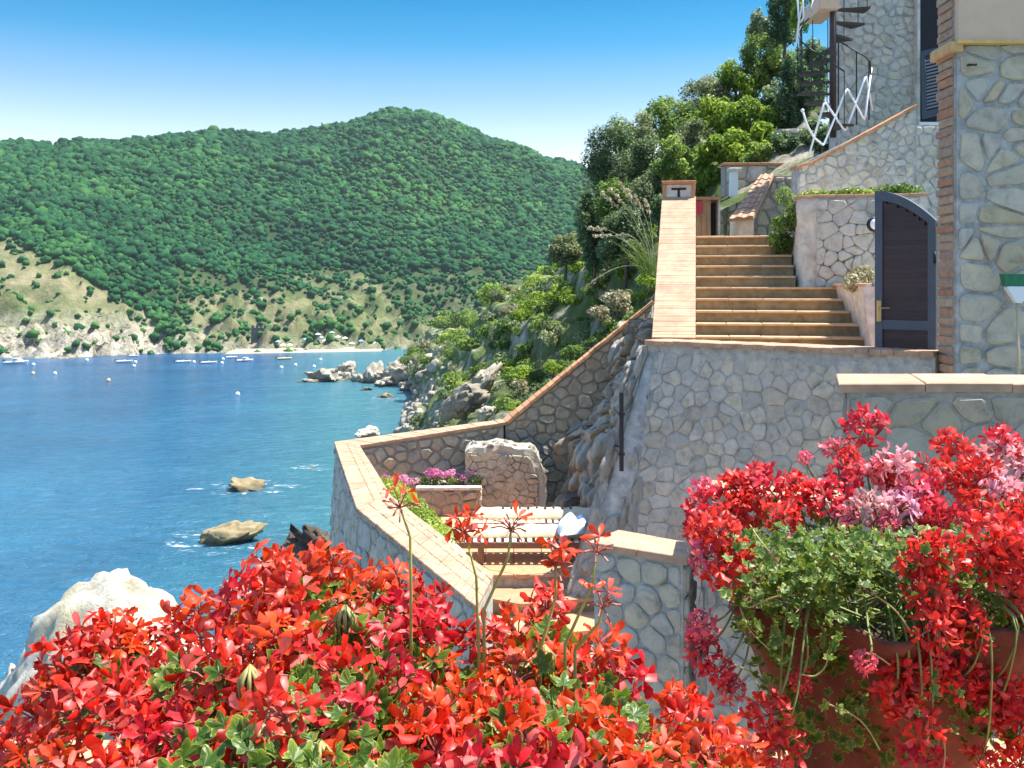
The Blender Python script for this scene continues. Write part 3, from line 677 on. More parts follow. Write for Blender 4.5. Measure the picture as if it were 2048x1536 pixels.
def tree(px, py, d, rx, ry, mat, n, leaf, name, label, cat='tree', group=None, nclump=36, trunk=True, ground=None, frac=.42, long=1.6, woody='bark', seed=None):
    r = np.random.default_rng(int(px * 31 + py) if seed is None else seed)
    c = P(px, py, d); ax, az = rx * d / F, ry * d / F
    base = Vector((c.x, c.y, (ground if ground is not None else c.z - az * 1.05)))
    o = empty(name, base, label, cat, group)
    cl = clumps(c, (ax, ax * .9, az), nclump, r, frac * .68)
    V, Fc, ti = leaf_cloud(cl, int(n * 1.9), leaf * 1.1, r, long=long, shell=.15)
    ob = bpy.data.objects.new('crown', np_mesh('crown', V - np.array(base), Fc, ti, False, M[mat])); ob.location = base; link(ob, o)
    mb = MB(); tr = max(.03, ax * .06)
    top = Vector((c.x, c.y, c.z)) 
    mb.tube([base - Vector((0, 0, .3)), base.lerp(top, .5) + Vector((tr, 0, 0)), top], [tr * 1.3, tr, tr * .6], 7)
    mb.build('trunk', M[woody], o, True)
    for cc, rad in cl[:6]:
        mb = MB(); a = base.lerp(top, r.uniform(.3, .8)); e = Vector(cc)
        mb.tube([a, a.lerp(e, .5) + Vector((0, 0, az * .05)), e], [tr * .6, tr * .4, tr * .15], 5); mb.build('limb', M[woody], o, True)
    return o
TREES = [
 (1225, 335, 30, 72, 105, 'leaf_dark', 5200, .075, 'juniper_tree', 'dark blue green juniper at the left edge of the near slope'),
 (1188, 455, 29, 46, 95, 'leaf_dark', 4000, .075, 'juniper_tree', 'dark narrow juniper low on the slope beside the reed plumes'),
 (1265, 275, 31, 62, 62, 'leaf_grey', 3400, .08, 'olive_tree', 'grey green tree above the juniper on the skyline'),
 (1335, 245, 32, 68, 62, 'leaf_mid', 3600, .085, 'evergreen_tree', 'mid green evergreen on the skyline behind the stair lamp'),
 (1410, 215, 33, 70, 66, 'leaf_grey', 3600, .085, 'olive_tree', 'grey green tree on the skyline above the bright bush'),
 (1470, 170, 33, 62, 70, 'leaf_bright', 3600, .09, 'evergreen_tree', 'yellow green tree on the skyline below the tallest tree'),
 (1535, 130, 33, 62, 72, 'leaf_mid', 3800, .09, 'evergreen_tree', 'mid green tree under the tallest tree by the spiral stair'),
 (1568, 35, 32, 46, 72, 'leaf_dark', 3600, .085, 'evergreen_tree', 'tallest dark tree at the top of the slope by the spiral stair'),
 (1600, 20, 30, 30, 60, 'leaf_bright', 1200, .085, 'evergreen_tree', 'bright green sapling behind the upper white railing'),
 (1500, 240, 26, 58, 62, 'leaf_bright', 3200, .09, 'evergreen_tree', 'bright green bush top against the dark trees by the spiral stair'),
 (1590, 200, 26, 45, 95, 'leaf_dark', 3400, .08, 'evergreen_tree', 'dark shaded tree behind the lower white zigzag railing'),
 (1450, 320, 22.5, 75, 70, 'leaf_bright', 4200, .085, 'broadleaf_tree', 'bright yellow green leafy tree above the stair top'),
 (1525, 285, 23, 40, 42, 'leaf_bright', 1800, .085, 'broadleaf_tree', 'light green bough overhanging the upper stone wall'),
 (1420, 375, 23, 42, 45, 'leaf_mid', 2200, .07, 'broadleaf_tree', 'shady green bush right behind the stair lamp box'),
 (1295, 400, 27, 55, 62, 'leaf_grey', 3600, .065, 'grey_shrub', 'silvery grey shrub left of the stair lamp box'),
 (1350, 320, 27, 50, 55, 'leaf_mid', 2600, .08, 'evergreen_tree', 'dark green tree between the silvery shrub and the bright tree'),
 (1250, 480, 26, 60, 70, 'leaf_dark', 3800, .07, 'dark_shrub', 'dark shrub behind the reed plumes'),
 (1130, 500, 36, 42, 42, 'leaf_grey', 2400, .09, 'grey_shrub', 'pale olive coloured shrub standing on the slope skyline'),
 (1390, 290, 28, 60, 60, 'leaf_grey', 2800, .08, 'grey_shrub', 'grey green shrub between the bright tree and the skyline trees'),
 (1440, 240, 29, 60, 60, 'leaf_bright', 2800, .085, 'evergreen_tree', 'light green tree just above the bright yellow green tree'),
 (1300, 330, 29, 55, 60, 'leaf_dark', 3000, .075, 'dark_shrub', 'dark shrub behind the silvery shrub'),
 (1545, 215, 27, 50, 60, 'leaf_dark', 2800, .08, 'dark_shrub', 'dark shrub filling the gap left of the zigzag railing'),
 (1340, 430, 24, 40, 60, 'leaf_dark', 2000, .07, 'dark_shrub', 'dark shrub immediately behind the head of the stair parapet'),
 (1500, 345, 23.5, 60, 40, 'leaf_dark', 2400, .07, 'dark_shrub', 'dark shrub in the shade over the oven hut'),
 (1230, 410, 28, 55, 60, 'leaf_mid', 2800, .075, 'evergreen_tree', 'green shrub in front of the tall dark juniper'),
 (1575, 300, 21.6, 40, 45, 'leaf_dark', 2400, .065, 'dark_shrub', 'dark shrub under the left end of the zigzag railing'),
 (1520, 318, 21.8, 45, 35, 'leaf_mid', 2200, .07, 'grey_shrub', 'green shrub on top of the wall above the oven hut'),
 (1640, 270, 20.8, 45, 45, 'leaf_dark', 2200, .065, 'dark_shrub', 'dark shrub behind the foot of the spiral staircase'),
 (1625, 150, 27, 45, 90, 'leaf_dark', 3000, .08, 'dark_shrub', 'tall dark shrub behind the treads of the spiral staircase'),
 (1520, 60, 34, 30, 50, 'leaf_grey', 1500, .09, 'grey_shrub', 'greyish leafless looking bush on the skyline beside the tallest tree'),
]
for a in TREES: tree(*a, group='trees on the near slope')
# shrubs scattered over the slope
def shrub_mesh(seed, mat, n=700, leaf=.2):
    r = np.random.default_rng(seed)
    cl = clumps((0, 0, .45), (1, 1, .62), 11, r, .45)
    V, Fc, ti = leaf_cloud(cl, n, leaf, r)
    return np_mesh('crown', V, Fc, ti, False, M[mat])
SHR = [shrub_mesh(100 + i, mt) for i, mt in enumerate(['leaf_mid', 'leaf_dark', 'leaf_grey', 'leaf_mid', 'leaf_bright', 'leaf_mid', 'leaf_dark', 'leaf_straw'])]
tm = MB(); tm.tube([(0, 0, -.4), (.05, 0, .1), (0, .05, .5)], [.09, .07, .03], 5); TRUNK = tm.mesh('trunk', M['bark'], True)
def shrub(v, sz, mi, label, group='shrubs on the slope', cat='shrub', rot=0):
    o = empty('slope_shrub', v, label, cat, group); o.rotation_euler.z = rot; o.scale = (sz, sz, sz)
    for nm, me in (('crown', SHR[mi]), ('trunk', TRUNK)):
        c = bpy.data.objects.new(nm, me); COL.objects.link(c); c.parent = o
rr = random.Random(11); cnt = 0
KN = ['mid green', 'dark green', 'grey green', 'mid green', 'bright green', 'mid green', 'dark green', 'straw coloured']
while cnt < 300:
    r_ = rr.uniform(0.8, 6.7) if cnt % 2 else rr.uniform(.5, 2.8); s_ = rr.uniform(.75, 5.4)
    v = hs_pt(r_, s_); px = 1024 + v.x / v.y * F; py = HZ - v.z / v.y * F
    if px > 1330 or v.z < SEA + 2 or (s_ < 1.4 and rr.random() < .6): continue
    if noise.noise(Vector((px / 50, py / 50, 9))) < -.3: continue
    sz = rr.uniform(18, 40) * v.y / F * (1.0 if v.y < 120 else .75)
    mi = rr.choice([0, 1, 2, 3, 4, 5, 4, 0, 7, 2, 7 if r_ < 3 else 4])
    zone = ('low' if s_ < 2 else 'midway up' if s_ < 3.6 else 'high') + ' on the slope, ' + ('close behind the slanting coping' if v.y < 32 else 'between coping and shore boulders' if v.y < 75 else 'about halfway out to the point' if v.y < 160 else 'far out by the point')
    shrub(v - Vector((0, 0, sz * .15)), sz, mi, ('small ' if sz * F / v.y < 24 else 'broad ') + KN[mi] + ' shrub ' + zone, rot=rr.uniform(0, 6)); cnt += 1
for px, py, d, k, mi, lb in [(1105, 735, 19.0, 26, 4, 'bright green bush hanging over the slanting coping, the lowest one'), (1140, 700, 19.2, 24, 3, 'green bush against the slanting coping, above the lowest'), (1185, 690, 19.6, 26, 2, 'grey green bush behind the middle of the slanting coping'),
                             (1235, 600, 19.6, 42, 7, 'pale yellow flowering bush by the top of the slanting coping'), (1200, 625, 20, 30, 7, 'pale dry bush left of the yellow flowering bush'), (1290, 560, 18.6, 24, 4, 'bright green bush tucked beside the stair parapet'), (1040, 770, 20, 24, 7, 'straw coloured bush above the bend of the coping')]:
    v = P(px, py, d); sz = k * d / F; shrub(v - Vector((0, 0, sz * .5)), sz, mi, lb, 'bushes along the slanting coping', 'bush')

# tall reed grass with plumes
base = P(1305, 540, 18.3)
o = empty('reed_grass', base, 'tall arching reed grass with pale yellow plumes beside the stair parapet', 'grass plant')
r = np.random.default_rng(3)
ends = [((1180, 455), 1.0), ((1190, 470), .5), ((1205, 385), .9), ((1222, 378), .8), ((1240, 365), 1.0), ((1255, 380), .7), ((1270, 392), .7), ((1290, 400), .6), ((1170, 575), .35), ((1235, 470), .4)]
for (ex, ey), pl in ends:
    e = P(ex, ey, 18.3 - r.uniform(0, .5)); b0 = base + Vector((r.uniform(-.15, .1), r.uniform(-.1, .1), 0))
    c1 = b0.lerp(e, .5) + Vector((.12, 0, .42 if ey > 440 else .2))
    pts = [b0 * (1 - u) ** 2 + c1 * 2 * u * (1 - u) + e * u * u for u in [i / 9 for i in range(10)]]
    mb = MB(); mb.tube(pts, [.009 - .0006 * i for i in range(10)], 4); st = mb.build('stalk', M['straw'], o)
    cl = [(np.array(pts[-1 - k] + (pts[-2] - pts[-1]) * 0), (.035, .035, .03)) for k in range(3)]
    for k in range(4): cl.append((np.array(pts[-1].lerp(pts[-3], k / 4) - Vector((0, 0, .02))), (.045, .04, .035)))
    V, Fc, ti = leaf_cloud(cl, int(90 * pl) + 20, .055, r, long=2.5); ti = np.clip(ti + .35, 0, 1)
    ob = bpy.data.objects.new('plume', np_mesh('plume', V - np.array(e), Fc, ti, False, M['leaf_straw'])); ob.location = e; link(ob, o)
mb = MB()
for k in range(90):
    b0 = base + Vector((r.uniform(-.2, .12), r.uniform(-.15, .15), -.1)); ang = r.uniform(-1, 1)
    e = b0 + Vector((-.25 + .4 * ang * r.random() - r.random() * .45, r.uniform(-.3, .2), r.uniform(.1, .75)))
    c1 = b0.lerp(e, .5) + Vector((.08, 0, .3)); wv = Vector((.008, .008, 0))
    pts = [b0 * (1 - u) ** 2 + c1 * 2 * u * (1 - u) + e * u * u for u in [i / 4 for i in range(5)]]
    vs = []; 
    for i, q in enumerate(pts): vs += [q - wv * (1 - i / 4.5), q + wv * (1 - i / 4.5)]
    mb.add(vs, [(2 * i, 2 * i + 1, 2 * i + 3, 2 * i + 2) for i in range(4)], r.uniform(.1, .8))
mb.build('leaf_blades', M['leaf_mid'], o)
#@@PART2
# ------------------------------------------------------------------ masonry helpers
def clip(poly, n, d):
    """keep the part of a 2-D polygon where n.p <= d"""
    out = []
    for i in range(len(poly)):
        a, b_ = poly[i], poly[(i + 1) % len(poly)]
        da, db = n[0] * a[0] + n[1] * a[1] - d, n[0] * b_[0] + n[1] * b_[1] - d
        if da <= 0: out.append(a)
        if (da < 0 < db) or (db < 0 < da):
            k = da / (da - db); out.append((a[0] + (b_[0] - a[0]) * k, a[1] + (b_[1] - a[1]) * k))
    return out
def area(p):
    return 0.5 * sum(p[i][0] * p[(i + 1) % len(p)][1] - p[(i + 1) % len(p)][0] * p[i][1] for i in range(len(p)))
def centroid(p):
    return (sum(a[0] for a in p) / len(p), sum(a[1] for a in p) / len(p))
def cells(poly, sx, sy, seed, relax=2):
    r = random.Random(seed)
    x0, x1 = min(a[0] for a in poly), max(a[0] for a in poly); y0, y1 = min(a[1] for a in poly), max(a[1] for a in poly)
    pts = []; j = 0; y = y0 - sy * .5
    while y < y1 + sy:
        x = x0 - sx * (0.5 if j % 2 else 1.0)
        while x < x1 + sx:
            if r.random() > .10: pts.append([x + r.uniform(-.42, .42) * sx, y + r.uniform(-.36, .36) * sy])
            if r.random() < .22: pts.append([x + r.uniform(.3, .6) * sx, y + r.uniform(-.5, .5) * sy])
            x += sx * r.uniform(.6, 1.45)
        y += sy * r.uniform(.85, 1.15); j += 1
    k = sx / sy
    def vor(pts):
        A = np.array(pts) * np.array([1, k]); res = []
        for i, p in enumerate(A):
            dd = np.linalg.norm(A - p, axis=1); idx = np.argsort(dd)[1:15]
            s_ = 3 * sx; c = [(p[0] - s_, p[1] - s_), (p[0] + s_, p[1] - s_), (p[0] + s_, p[1] + s_), (p[0] - s_, p[1] + s_)]
            for q in idx:
                n_ = A[q] - p; m_ = (A[q] + p) / 2; c = clip(c, n_, float(n_ @ m_))
                if not c: break
            res.append([(a[0], a[1] / k) for a in c])
        return res
    for _ in range(relax - 1):
        res = vor(pts); pts = [list(centroid(c)) if c else p for c, p in zip(res, pts)]
    res = vor(pts); out = []
    if area(poly) < 0: poly = poly[::-1]
    for c in res:
        for i in range(len(poly)):
            a, b_ = poly[i], poly[(i + 1) % len(poly)]
            n_ = (b_[1] - a[1], -(b_[0] - a[0])); c = clip(c, n_, n_[0] * a[0] + n_[1] * a[1])
            if not c: break
        if c and abs(area(c)) > sx * sy * .10: out.append(c)
    return out
def stones(poly, sx, sy, fn, parent, mat, seed, gap=.018, h=.03, relax=2, name='stone', dome=.8):
    """fn(u, v, depth) -> world point, depth positive out of the wall"""
    r = random.Random(seed * 7 + 1)
    for c in cells(poly, sx, sy, seed, relax):
        if area(c) < 0: c = c[::-1]
        g = centroid(c); q = []
        for a in c:
            l = math.hypot(a[0] - g[0], a[1] - g[1]); k = max(.3, 1 - gap * r.uniform(.7, 1.5) / max(l, 1e-4)); q.append((g[0] + (a[0] - g[0]) * k, g[1] + (a[1] - g[1]) * k))
        # drop very short edges, round the corners
        q2 = []
        for i in range(len(q)):
            a, b_ = q[i], q[(i + 1) % len(q)]
            if math.hypot(a[0] - b_[0], a[1] - b_[1]) < min(sx, sy) * .12 and len(q) > 4: continue
            q2.append(a)
        q = q2; rd = []
        for i in range(len(q)):
            a, b_, c_ = q[i - 1], q[i], q[(i + 1) % len(q)]
            e = r.uniform(.10, .24)
            rd.append((b_[0] + (a[0] - b_[0]) * e, b_[1] + (a[1] - b_[1]) * e)); rd.append((b_[0] + (c_[0] - b_[0]) * e, b_[1] + (c_[1] - b_[1]) * e))
        n = len(rd); hh = h * r.uniform(.55, 1.35); tl = (r.uniform(-.25, .25), r.uniform(-.25, .25))
        vs = [fn(a[0], a[1], -.02) for a in rd]
        vs += [fn(a[0], a[1], hh * .55 * r.uniform(.8, 1.2)) for a in rd]
        for a in rd:
            x, y = g[0] + (a[0] - g[0]) * dome, g[1] + (a[1] - g[1]) * dome
            vs.append(fn(x + r.uniform(-.02, .02) * sx, y + r.uniform(-.02, .02) * sy, hh * (1 + 2 * tl[0] * (a[0] - g[0]) / sx + 2 * tl[1] * (a[1] - g[1]) / sy) * r.uniform(.75, 1.25)))
        fs = [(i, (i + 1) % n, n + (i + 1) % n, n + i) for i in range(n)] + [(n + i, n + (i + 1) % n, 2 * n + (i + 1) % n, 2 * n + i) for i in range(n)] + [tuple(range(2 * n, 3 * n))]
        mb = MB(); mb.add(vs, fs); mb.build(name, mat, parent)
def plane_fn(O, U, N):
    O, U, N = Vector(O), Vector(U).normalized(), Vector(N).normalized()
    return lambda u, v, h: Vector((O.x + U.x * u + N.x * h, O.y + U.y * u + N.y * h, O.z + v + N.z * h))
def brick_run(A, B, C, D, thick, along, across, parent, mat, name='brick', gap=.006, jit=.003, seed=1, chamfer=.006):
    """bricks over the quad A-B (start edge) to D-C (end edge), tops on that surface, laid across the run"""
    A, B, C, D = map(Vector, (A, B, C, D)); L = ((D - A).length + (C - B).length) / 2
    n = max(1, round(L / along)); m_ = max(1, round((B - A).length / across)); r = random.Random(seed)
    up = (D - A).cross(B - A).normalized()
    if up.z < 0: up = -up
    g = gap / L; ga = gap / (B - A).length
    f = lambda u, v: A.lerp(D, u).lerp(B.lerp(C, u), v)
    for i in range(n):
        off = (0.5 / m_ if (i % 2 and m_ > 1) else 0)
        cuts = [0.0] + [k / m_ + (off if off and k < m_ else 0) - (0.5 / m_ if off else 0) for k in range(1, m_ + (1 if off else 0))] + [1.0]
        cuts = sorted(set(round(c, 4) for c in cuts if 0 <= c <= 1))
        for k in range(len(cuts) - 1):
            if cuts[k + 1] - cuts[k] < .05: continue
            u0, u1, v0, v1 = i / n + g / 2, (i + 1) / n - g / 2, cuts[k] + ga / 2, cuts[k + 1] - ga / 2
            dz = up * r.uniform(-jit, jit)
            jt = lambda: Vector((r.uniform(-1, 1), r.uniform(-1, 1), r.uniform(-1, 1))) * gap * .45
            t4 = [f(u0, v0) + dz + jt(), f(u0, v1) + dz + jt(), f(u1, v1) + dz + jt(), f(u1, v0) + dz + jt()]
            mb = MB(); mb.hexa([q - up * thick for q in t4], t4, chamfer); mb.build(name, mat, parent)
def slab(A, B, C, D, thick, name, mat, parent, drop=.006, inset=0.0):
    A, B, C, D = map(Vector, (A, B, C, D)); up = (D - A).cross(B - A).normalized()
    if up.z < 0: up = -up
    c = (A + B + C + D) / 4
    t4 = [q - up * drop + (c - q).normalized() * inset for q in (A, B, C, D)]
    mb = MB(); mb.hexa([q - up * thick for q in t4], t4); return mb.build(name, mat, parent)
def prism(pts2, fn, h0, h1, name, mat, parent=None, **kw):
    n = len(pts2); vs = [fn(a[0], a[1], h0) for a in pts2] + [fn(a[0], a[1], h1) for a in pts2]
    mb = MB(); mb.add(vs, [tuple(range(n)), tuple(range(2 * n - 1, n - 1, -1))] + [(i, n + i, n + (i + 1) % n, (i + 1) % n) for i in range(n)])
    return mb.build(name, mat, parent, **kw)

# ------------------------------------------------------------------ staircase
ST = Vector((2.43, 13.3, 0)); TH = R(10.4)
SU = Vector((math.cos(TH), -math.sin(TH), 0)); SV = Vector((math.sin(TH), math.cos(TH), 0))
def S(u, v, z): return ST + SU * u + SV * v + Vector((0, 0, z))
Z0, RISE, GO = -.635, .162, .30
stair = empty('staircase', S(1, 0, -1), 'outdoor flight of stone steps with terracotta treads climbing beside the house', 'staircase')
for i in range(-1, 10):
    u1 = 2.2 if i < 5 else 1.42
    z = Z0 + i * RISE; v0 = i * GO; v1 = (i + 1) * GO + .04 if i < 9 else 5.2
    mb = MB(); mb.hexa([S(0, v0 + .02, z - .5), S(u1, v0 + .02, z - .5), S(u1, v1, z - .5), S(0, v1, z - .5)], [S(0, v0 + .02, z - .032), S(u1, v0 + .02, z - .032), S(u1, v1, z - .032), S(0, v1, z - .032)])
    st = mb.build('step', M['riser'], stair)
    # tread made of terracotta slabs
    nt_ = 5 if i < 5 else 3; rr = random.Random(i + 50)
    cut = [0] + [k / nt_ + rr.uniform(-.03, .03) for k in range(1, nt_)] + [1]
    for k in range(nt_):
        a, b_ = u1 * cut[k] + .003, u1 * cut[k + 1] - .003; dz = rr.uniform(-.002, .002)
        vb = v1 if i < 9 else 5.2
        mb = MB(); mb.hexa([S(a, v0 - .02, z - .031), S(b_, v0 - .02, z - .031), S(b_, vb, z - .031), S(a, vb, z - .031)], [S(a, v0 - .02, z + dz), S(b_, v0 - .02, z + dz), S(b_, vb, z + dz), S(a, vb, z + dz)], .008)
        mb.build('tread', M['tread'], st)
# lower landing at the stair foot
lq = [(1.95, 12.45), (4.35, 10.25), (5.4, 10.4), (5.4, 12.9), (2.3, 13.4)]
mb = MB(); n = 5; mb.add([(*a, -1.5) for a in lq] + [(*a, Z0 - .33) for a in lq], [tuple(range(n, 2 * n))] + [(i, (i + 1) % n, n + (i + 1) % n, n + i) for i in range(n)])
mb.build('landing', M['tile'], None, kind='structure', label='terracotta paved landing at the foot of the steps')

# sloped parapet left of the steps
par = empty('stair_parapet', S(-.27, 1.4, -1), 'sloping stair parapet with a wide sunlit terracotta brick coping', 'wall')
A, B, C, D = S(-.55, -1.02, -.625), S(0, -.62, -.625), S(0, 3.22, 1.50), S(-.55, 3.22, 1.50)
A = S(-.55, -.62, -.625)
brick_run(A, B, C, D, .05, .066, .6, par, M['brick_cap'], seed=3, gap=.003, jit=.002)
mb = MB(); e = Vector((0, 0, -.045)); iu = SU * .03
mb.hexa([S(-.52, -.6, -3.2), S(-.03, -.6, -3.2), S(-.03, 3.2, -3.2), S(-.52, 3.2, -3.2)], [A + e + iu, B + e - iu, C + e - iu, D + e + iu]); mb.build('core', M['plaster'], par)
# little lamp box on top of the parapet
q = S(-.275, 3.42, 0)
lb = empty('lamp_box', q + Vector((0, 0, 1.42)), 'square terracotta lamp box with a T shaped slot atop the stair parapet', 'lamp')
def Sb(u, v, z): return q + SU * u + SV * v + Vector((0, 0, z))
mb = MB(); mb.hexa([Sb(-.21, -.2, 1.38), Sb(.21, -.2, 1.38), Sb(.21, .2, 1.38), Sb(-.21, .2, 1.38)], [Sb(-.21, -.2, 1.70), Sb(.21, -.2, 1.70), Sb(.21, .2, 1.70), Sb(-.21, .2, 1.70)]); mb.build('body', M['plaster'], lb)
mb = MB(); mb.hexa([Sb(-.26, -.25, 1.705), Sb(.26, -.25, 1.705), Sb(.26, .25, 1.705), Sb(-.26, .25, 1.705)], [Sb(-.28, -.27, 1.76), Sb(.28, -.27, 1.76), Sb(.28, .27, 1.76), Sb(-.28, .27, 1.76)], .01); mb.build('cap', M['brick_red'], lb)
for sg in (-1, 1):
    mb = MB(); mb.hexa([Sb(sg * .25, -.24, 1.40), Sb(sg * .212, -.24, 1.40), Sb(sg * .212, .2, 1.40), Sb(sg * .25, .2, 1.40)], [Sb(sg * .27, -.24, 1.70), Sb(sg * .212, -.24, 1.70), Sb(sg * .212, .2, 1.70), Sb(sg * .27, .2, 1.70)]); mb.build('side_tile', M['brick_red'], lb)
mb = MB(); mb.hexa([Sb(-.02, -.21, 1.47), Sb(.02, -.21, 1.47), Sb(.02, -.19, 1.47), Sb(-.02, -.19, 1.47)], [Sb(-.02, -.21, 1.62), Sb(.02, -.21, 1.62), Sb(.02, -.19, 1.62), Sb(-.02, -.19, 1.62)]); mb.build('slot', M['dark'], lb)
mb = MB(); mb.hexa([Sb(-.12, -.212, 1.61), Sb(.12, -.212, 1.61), Sb(.12, -.19, 1.61), Sb(-.12, -.19, 1.61)], [Sb(-.12, -.212, 1.645), Sb(.12, -.212, 1.645), Sb(.12, -.19, 1.645), Sb(-.12, -.19, 1.645)]); mb.build('slot', M['dark'], lb)

# ------------------------------------------------------------------ retaining wall under the front parapet
RL, RRt = P(1300, 690, 12.2), P(1872, 712, 10.0)
RL.z = RRt.z = 0; RD = (RRt - RL); RLEN = RD.length; RD.normalize(); RN = Vector((RD.y, -RD.x, 0))
def ret_fn(u, v, h):
    dep = max(0, -.72 - v); k = max(0.0, 1 - u / (RLEN * .55))
    off = .06 * dep + .30 * dep * k * k + h
    q = RL + RD * (u - .12 * dep * k) + RN * off
    return Vector((q.x, q.y, v))
rw = empty('retaining_wall', ret_fn(RLEN / 2, -4.4, 0), 'tall battered stone retaining wall under the stair landing', 'wall')
NUu, NVv = 40, 36
V = [ret_fn(RLEN * i / (NUu - 1), -.70 - 3.9 * j / (NVv - 1), 0.0) for j in range(NVv) for i in range(NUu)]
V += [v - RN * .5 for v in V]
n0 = NUu * NVv
mb = MB(); mb.add(V, [(j * NUu + i, j * NUu + i + 1, (j + 1) * NUu + i + 1, (j + 1) * NUu + i) for j in range(NVv - 1) for i in range(NUu - 1)]
       + [(j * NUu, (j + 1) * NUu, n0 + (j + 1) * NUu, n0 + j * NUu) for j in range(NVv - 1)] + [(i, n0 + i, n0 + i + 1, i + 1) for i in range(NUu - 1)])
mb.build('core', M['mortar'], rw, True)
stones([(.10, -.76), (RLEN, -.76), (RLEN, -4.2), (.50, -4.2)], .175, .17, ret_fn, rw, M['stone'], 21, gap=.007, h=.016, relax=2)
nu_, nv_ = 70, 110; V = []
for j in range(nv_):
    v = -.70 - 3.9 * j / (nv_ - 1); wd = .16 + .42 * j / (nv_ - 1)
    for i in range(nu_):
        k = i / (nu_ - 1); u = -.16 + (wd + .16) * k
        fc, ch = plates(Vector((u * 1.5, v * .55, 3)), 3.2); fc2, ch2 = plates(Vector((u * 1.4, v * .6, 5)), 8.0); st_ = noise.fractal(Vector((u * 9, v * 2.2, 2)), .9, 2.0, 5); cr2 = abs(noise.noise(Vector((u * 5 + v * .5, v * .7, 7))))
        h = (.03 + .09 * ch - .05 * (1 - fc) + .03 * ch2 - .02 * (1 - fc2) + .025 * st_ - .055 * (1 - min(1, cr2 * 5)) + .05 * noise.noise(Vector((u * 2, v * 2, 5)))) * min(1, (1 - k) * 14) + .012
        if k < .12: h -= .5 * ((.12 - k) / .12) ** 2
        V.append(ret_fn(u, v, h))
mb = MB(); mb.add(V, [(j * nu_ + i, j * nu_ + i + 1, (j + 1) * nu_ + i + 1, (j + 1) * nu_ + i) for j in range(nv_ - 1) for i in range(nu_ - 1)])
mb.build('rock_buttress', M['rock_streak'], rw)
# coping of the front parapet
pc = empty('landing_parapet', ret_fn(RLEN / 2, -.7, 0), 'low parapet in front of the steps with a terracotta coping, half in shade', 'wall')
z = -.63
A = RL + RN * .07 - RD * .04; B = RL - RN * .40 - RD * .04; D = RRt + RN * .07; C = RRt - RN * .40
for q in (A, B, C, D): q.z = z
brick_run(A, B, C, D, .055, .13, .5, pc, M['brick_cap'], seed=5, gap=.005)
mb = MB(); mb.hexa([v + Vector((0, 0, -.6)) for v in (A - RN * .05, B, C, D - RN * .05)], [v + Vector((0, 0, -.05)) for v in (A - RN * .05, B, C, D - RN * .05)]); mb.build('core', M['mortar'], pc)

# rock face between the retaining wall and the terrace
ctl = [[(1215, 640, 17.0), (1255, 640, 16), (1300, 640, 14.2), (1340, 640, 13.2)],
       [(1205, 720, 16.6), (1240, 715, 15.4), (1275, 720, 13.6), (1330, 720, 13.0)],
       [(1170, 800, 16.2), (1212, 800, 15.0), (1262, 800, 13.2), (1320, 800, 12.8)],
       [(1118, 890, 15.9), (1175, 880, 14.8), (1240, 885, 13.0), (1310, 885, 12.4)],
       [(1100, 1000, 15.6), (1150, 1010, 14.7), (1222, 1015, 12.9), (1300, 1015, 12.0)],
       [(1095, 1090, 15.3), (1145, 1100, 14.4), (1215, 1110, 12.7), (1300, 1110, 12.0)]]
def patch(ctl, u, v):
    m_, n_ = len(ctl) - 1, len(ctl[0]) - 1
    y, x = min(v * m_, m_ - 1e-6), min(u * n_, n_ - 1e-6); j, i = int(y), int(x); fy, fx = y - j, x - i
    c = lambda a, b_: P(*ctl[a][b_])
    return c(j, i).lerp(c(j, i + 1), fx).lerp(c(j + 1, i).lerp(c(j + 1, i + 1), fx), fy)
NP = 120; V = []
for j in range(NP):
    for i in range(NP):
        v = patch(ctl, i / (NP - 1), j / (NP - 1))
        nn = noise.fractal(Vector((v.x * 1.3, v.y * 1.3, v.z * .6)), .8, 2.1, 6); cr = abs(noise.noise(Vector((v.x * 2.2, v.y * 2.2, v.z * .5))))
        fi = noise.fractal(Vector((v.x * 7, v.y * 7, v.z * 2.5)), .9, 2.0, 4); ck = max(0, .12 - abs(noise.noise(Vector((v.x * 3 + v.z * .8, v.y * 3, v.z * .7 + 9))))) * 2.2
        fc, ch = plates(Vector((v.x, v.y, v.z * .7)), 1.5); fc2, ch2 = plates(Vector((v.x, v.y, v.z * .8)), 4.0); pl_ = .20 * ch - .12 * (1 - fc) + .06 * ch2 - .04 * (1 - fc2)
        V.append(v + Vector((-.14 * nn - .12 * cr + .10 - .03 * fi + ck - pl_, -.14 * nn - .15 * cr + .10 - .03 * fi + ck - pl_, .05 * nn)))
rf = bpy.data.objects.new('rock_face', np_mesh('rock_face', V, [(j * NP + i, j * NP + i + 1, (j + 1) * NP + i + 1, (j + 1) * NP + i) for j in range(NP - 1) for i in range(NP - 1)], smooth=False, mat=M['rock_grey']))
link(rf, None, 'grey natural rock face with dark cracks beside the retaining wall', 'rock')
# drain pipe
mb = MB(); q = P(1243, 0, 11.5); mb.tube([(q.x, q.y, P(0, 785, 11.5).z), (q.x, q.y, P(0, 942, 11.5).z)], .026, 8); dp = mb.build('drain_pipe', M['iron'], None, label='thin black vertical pipe fixed to the grey rock face', cat='pipe')
mb = MB()
for zz in (830, 910):
    z_ = P(0, zz, 11.5).z; c_ = MB(); c_.box(q.x - .035, q.x + .035, q.y - .035, q.y + .6, z_, z_ + .03); c_.build('clip', M['iron'], dp)

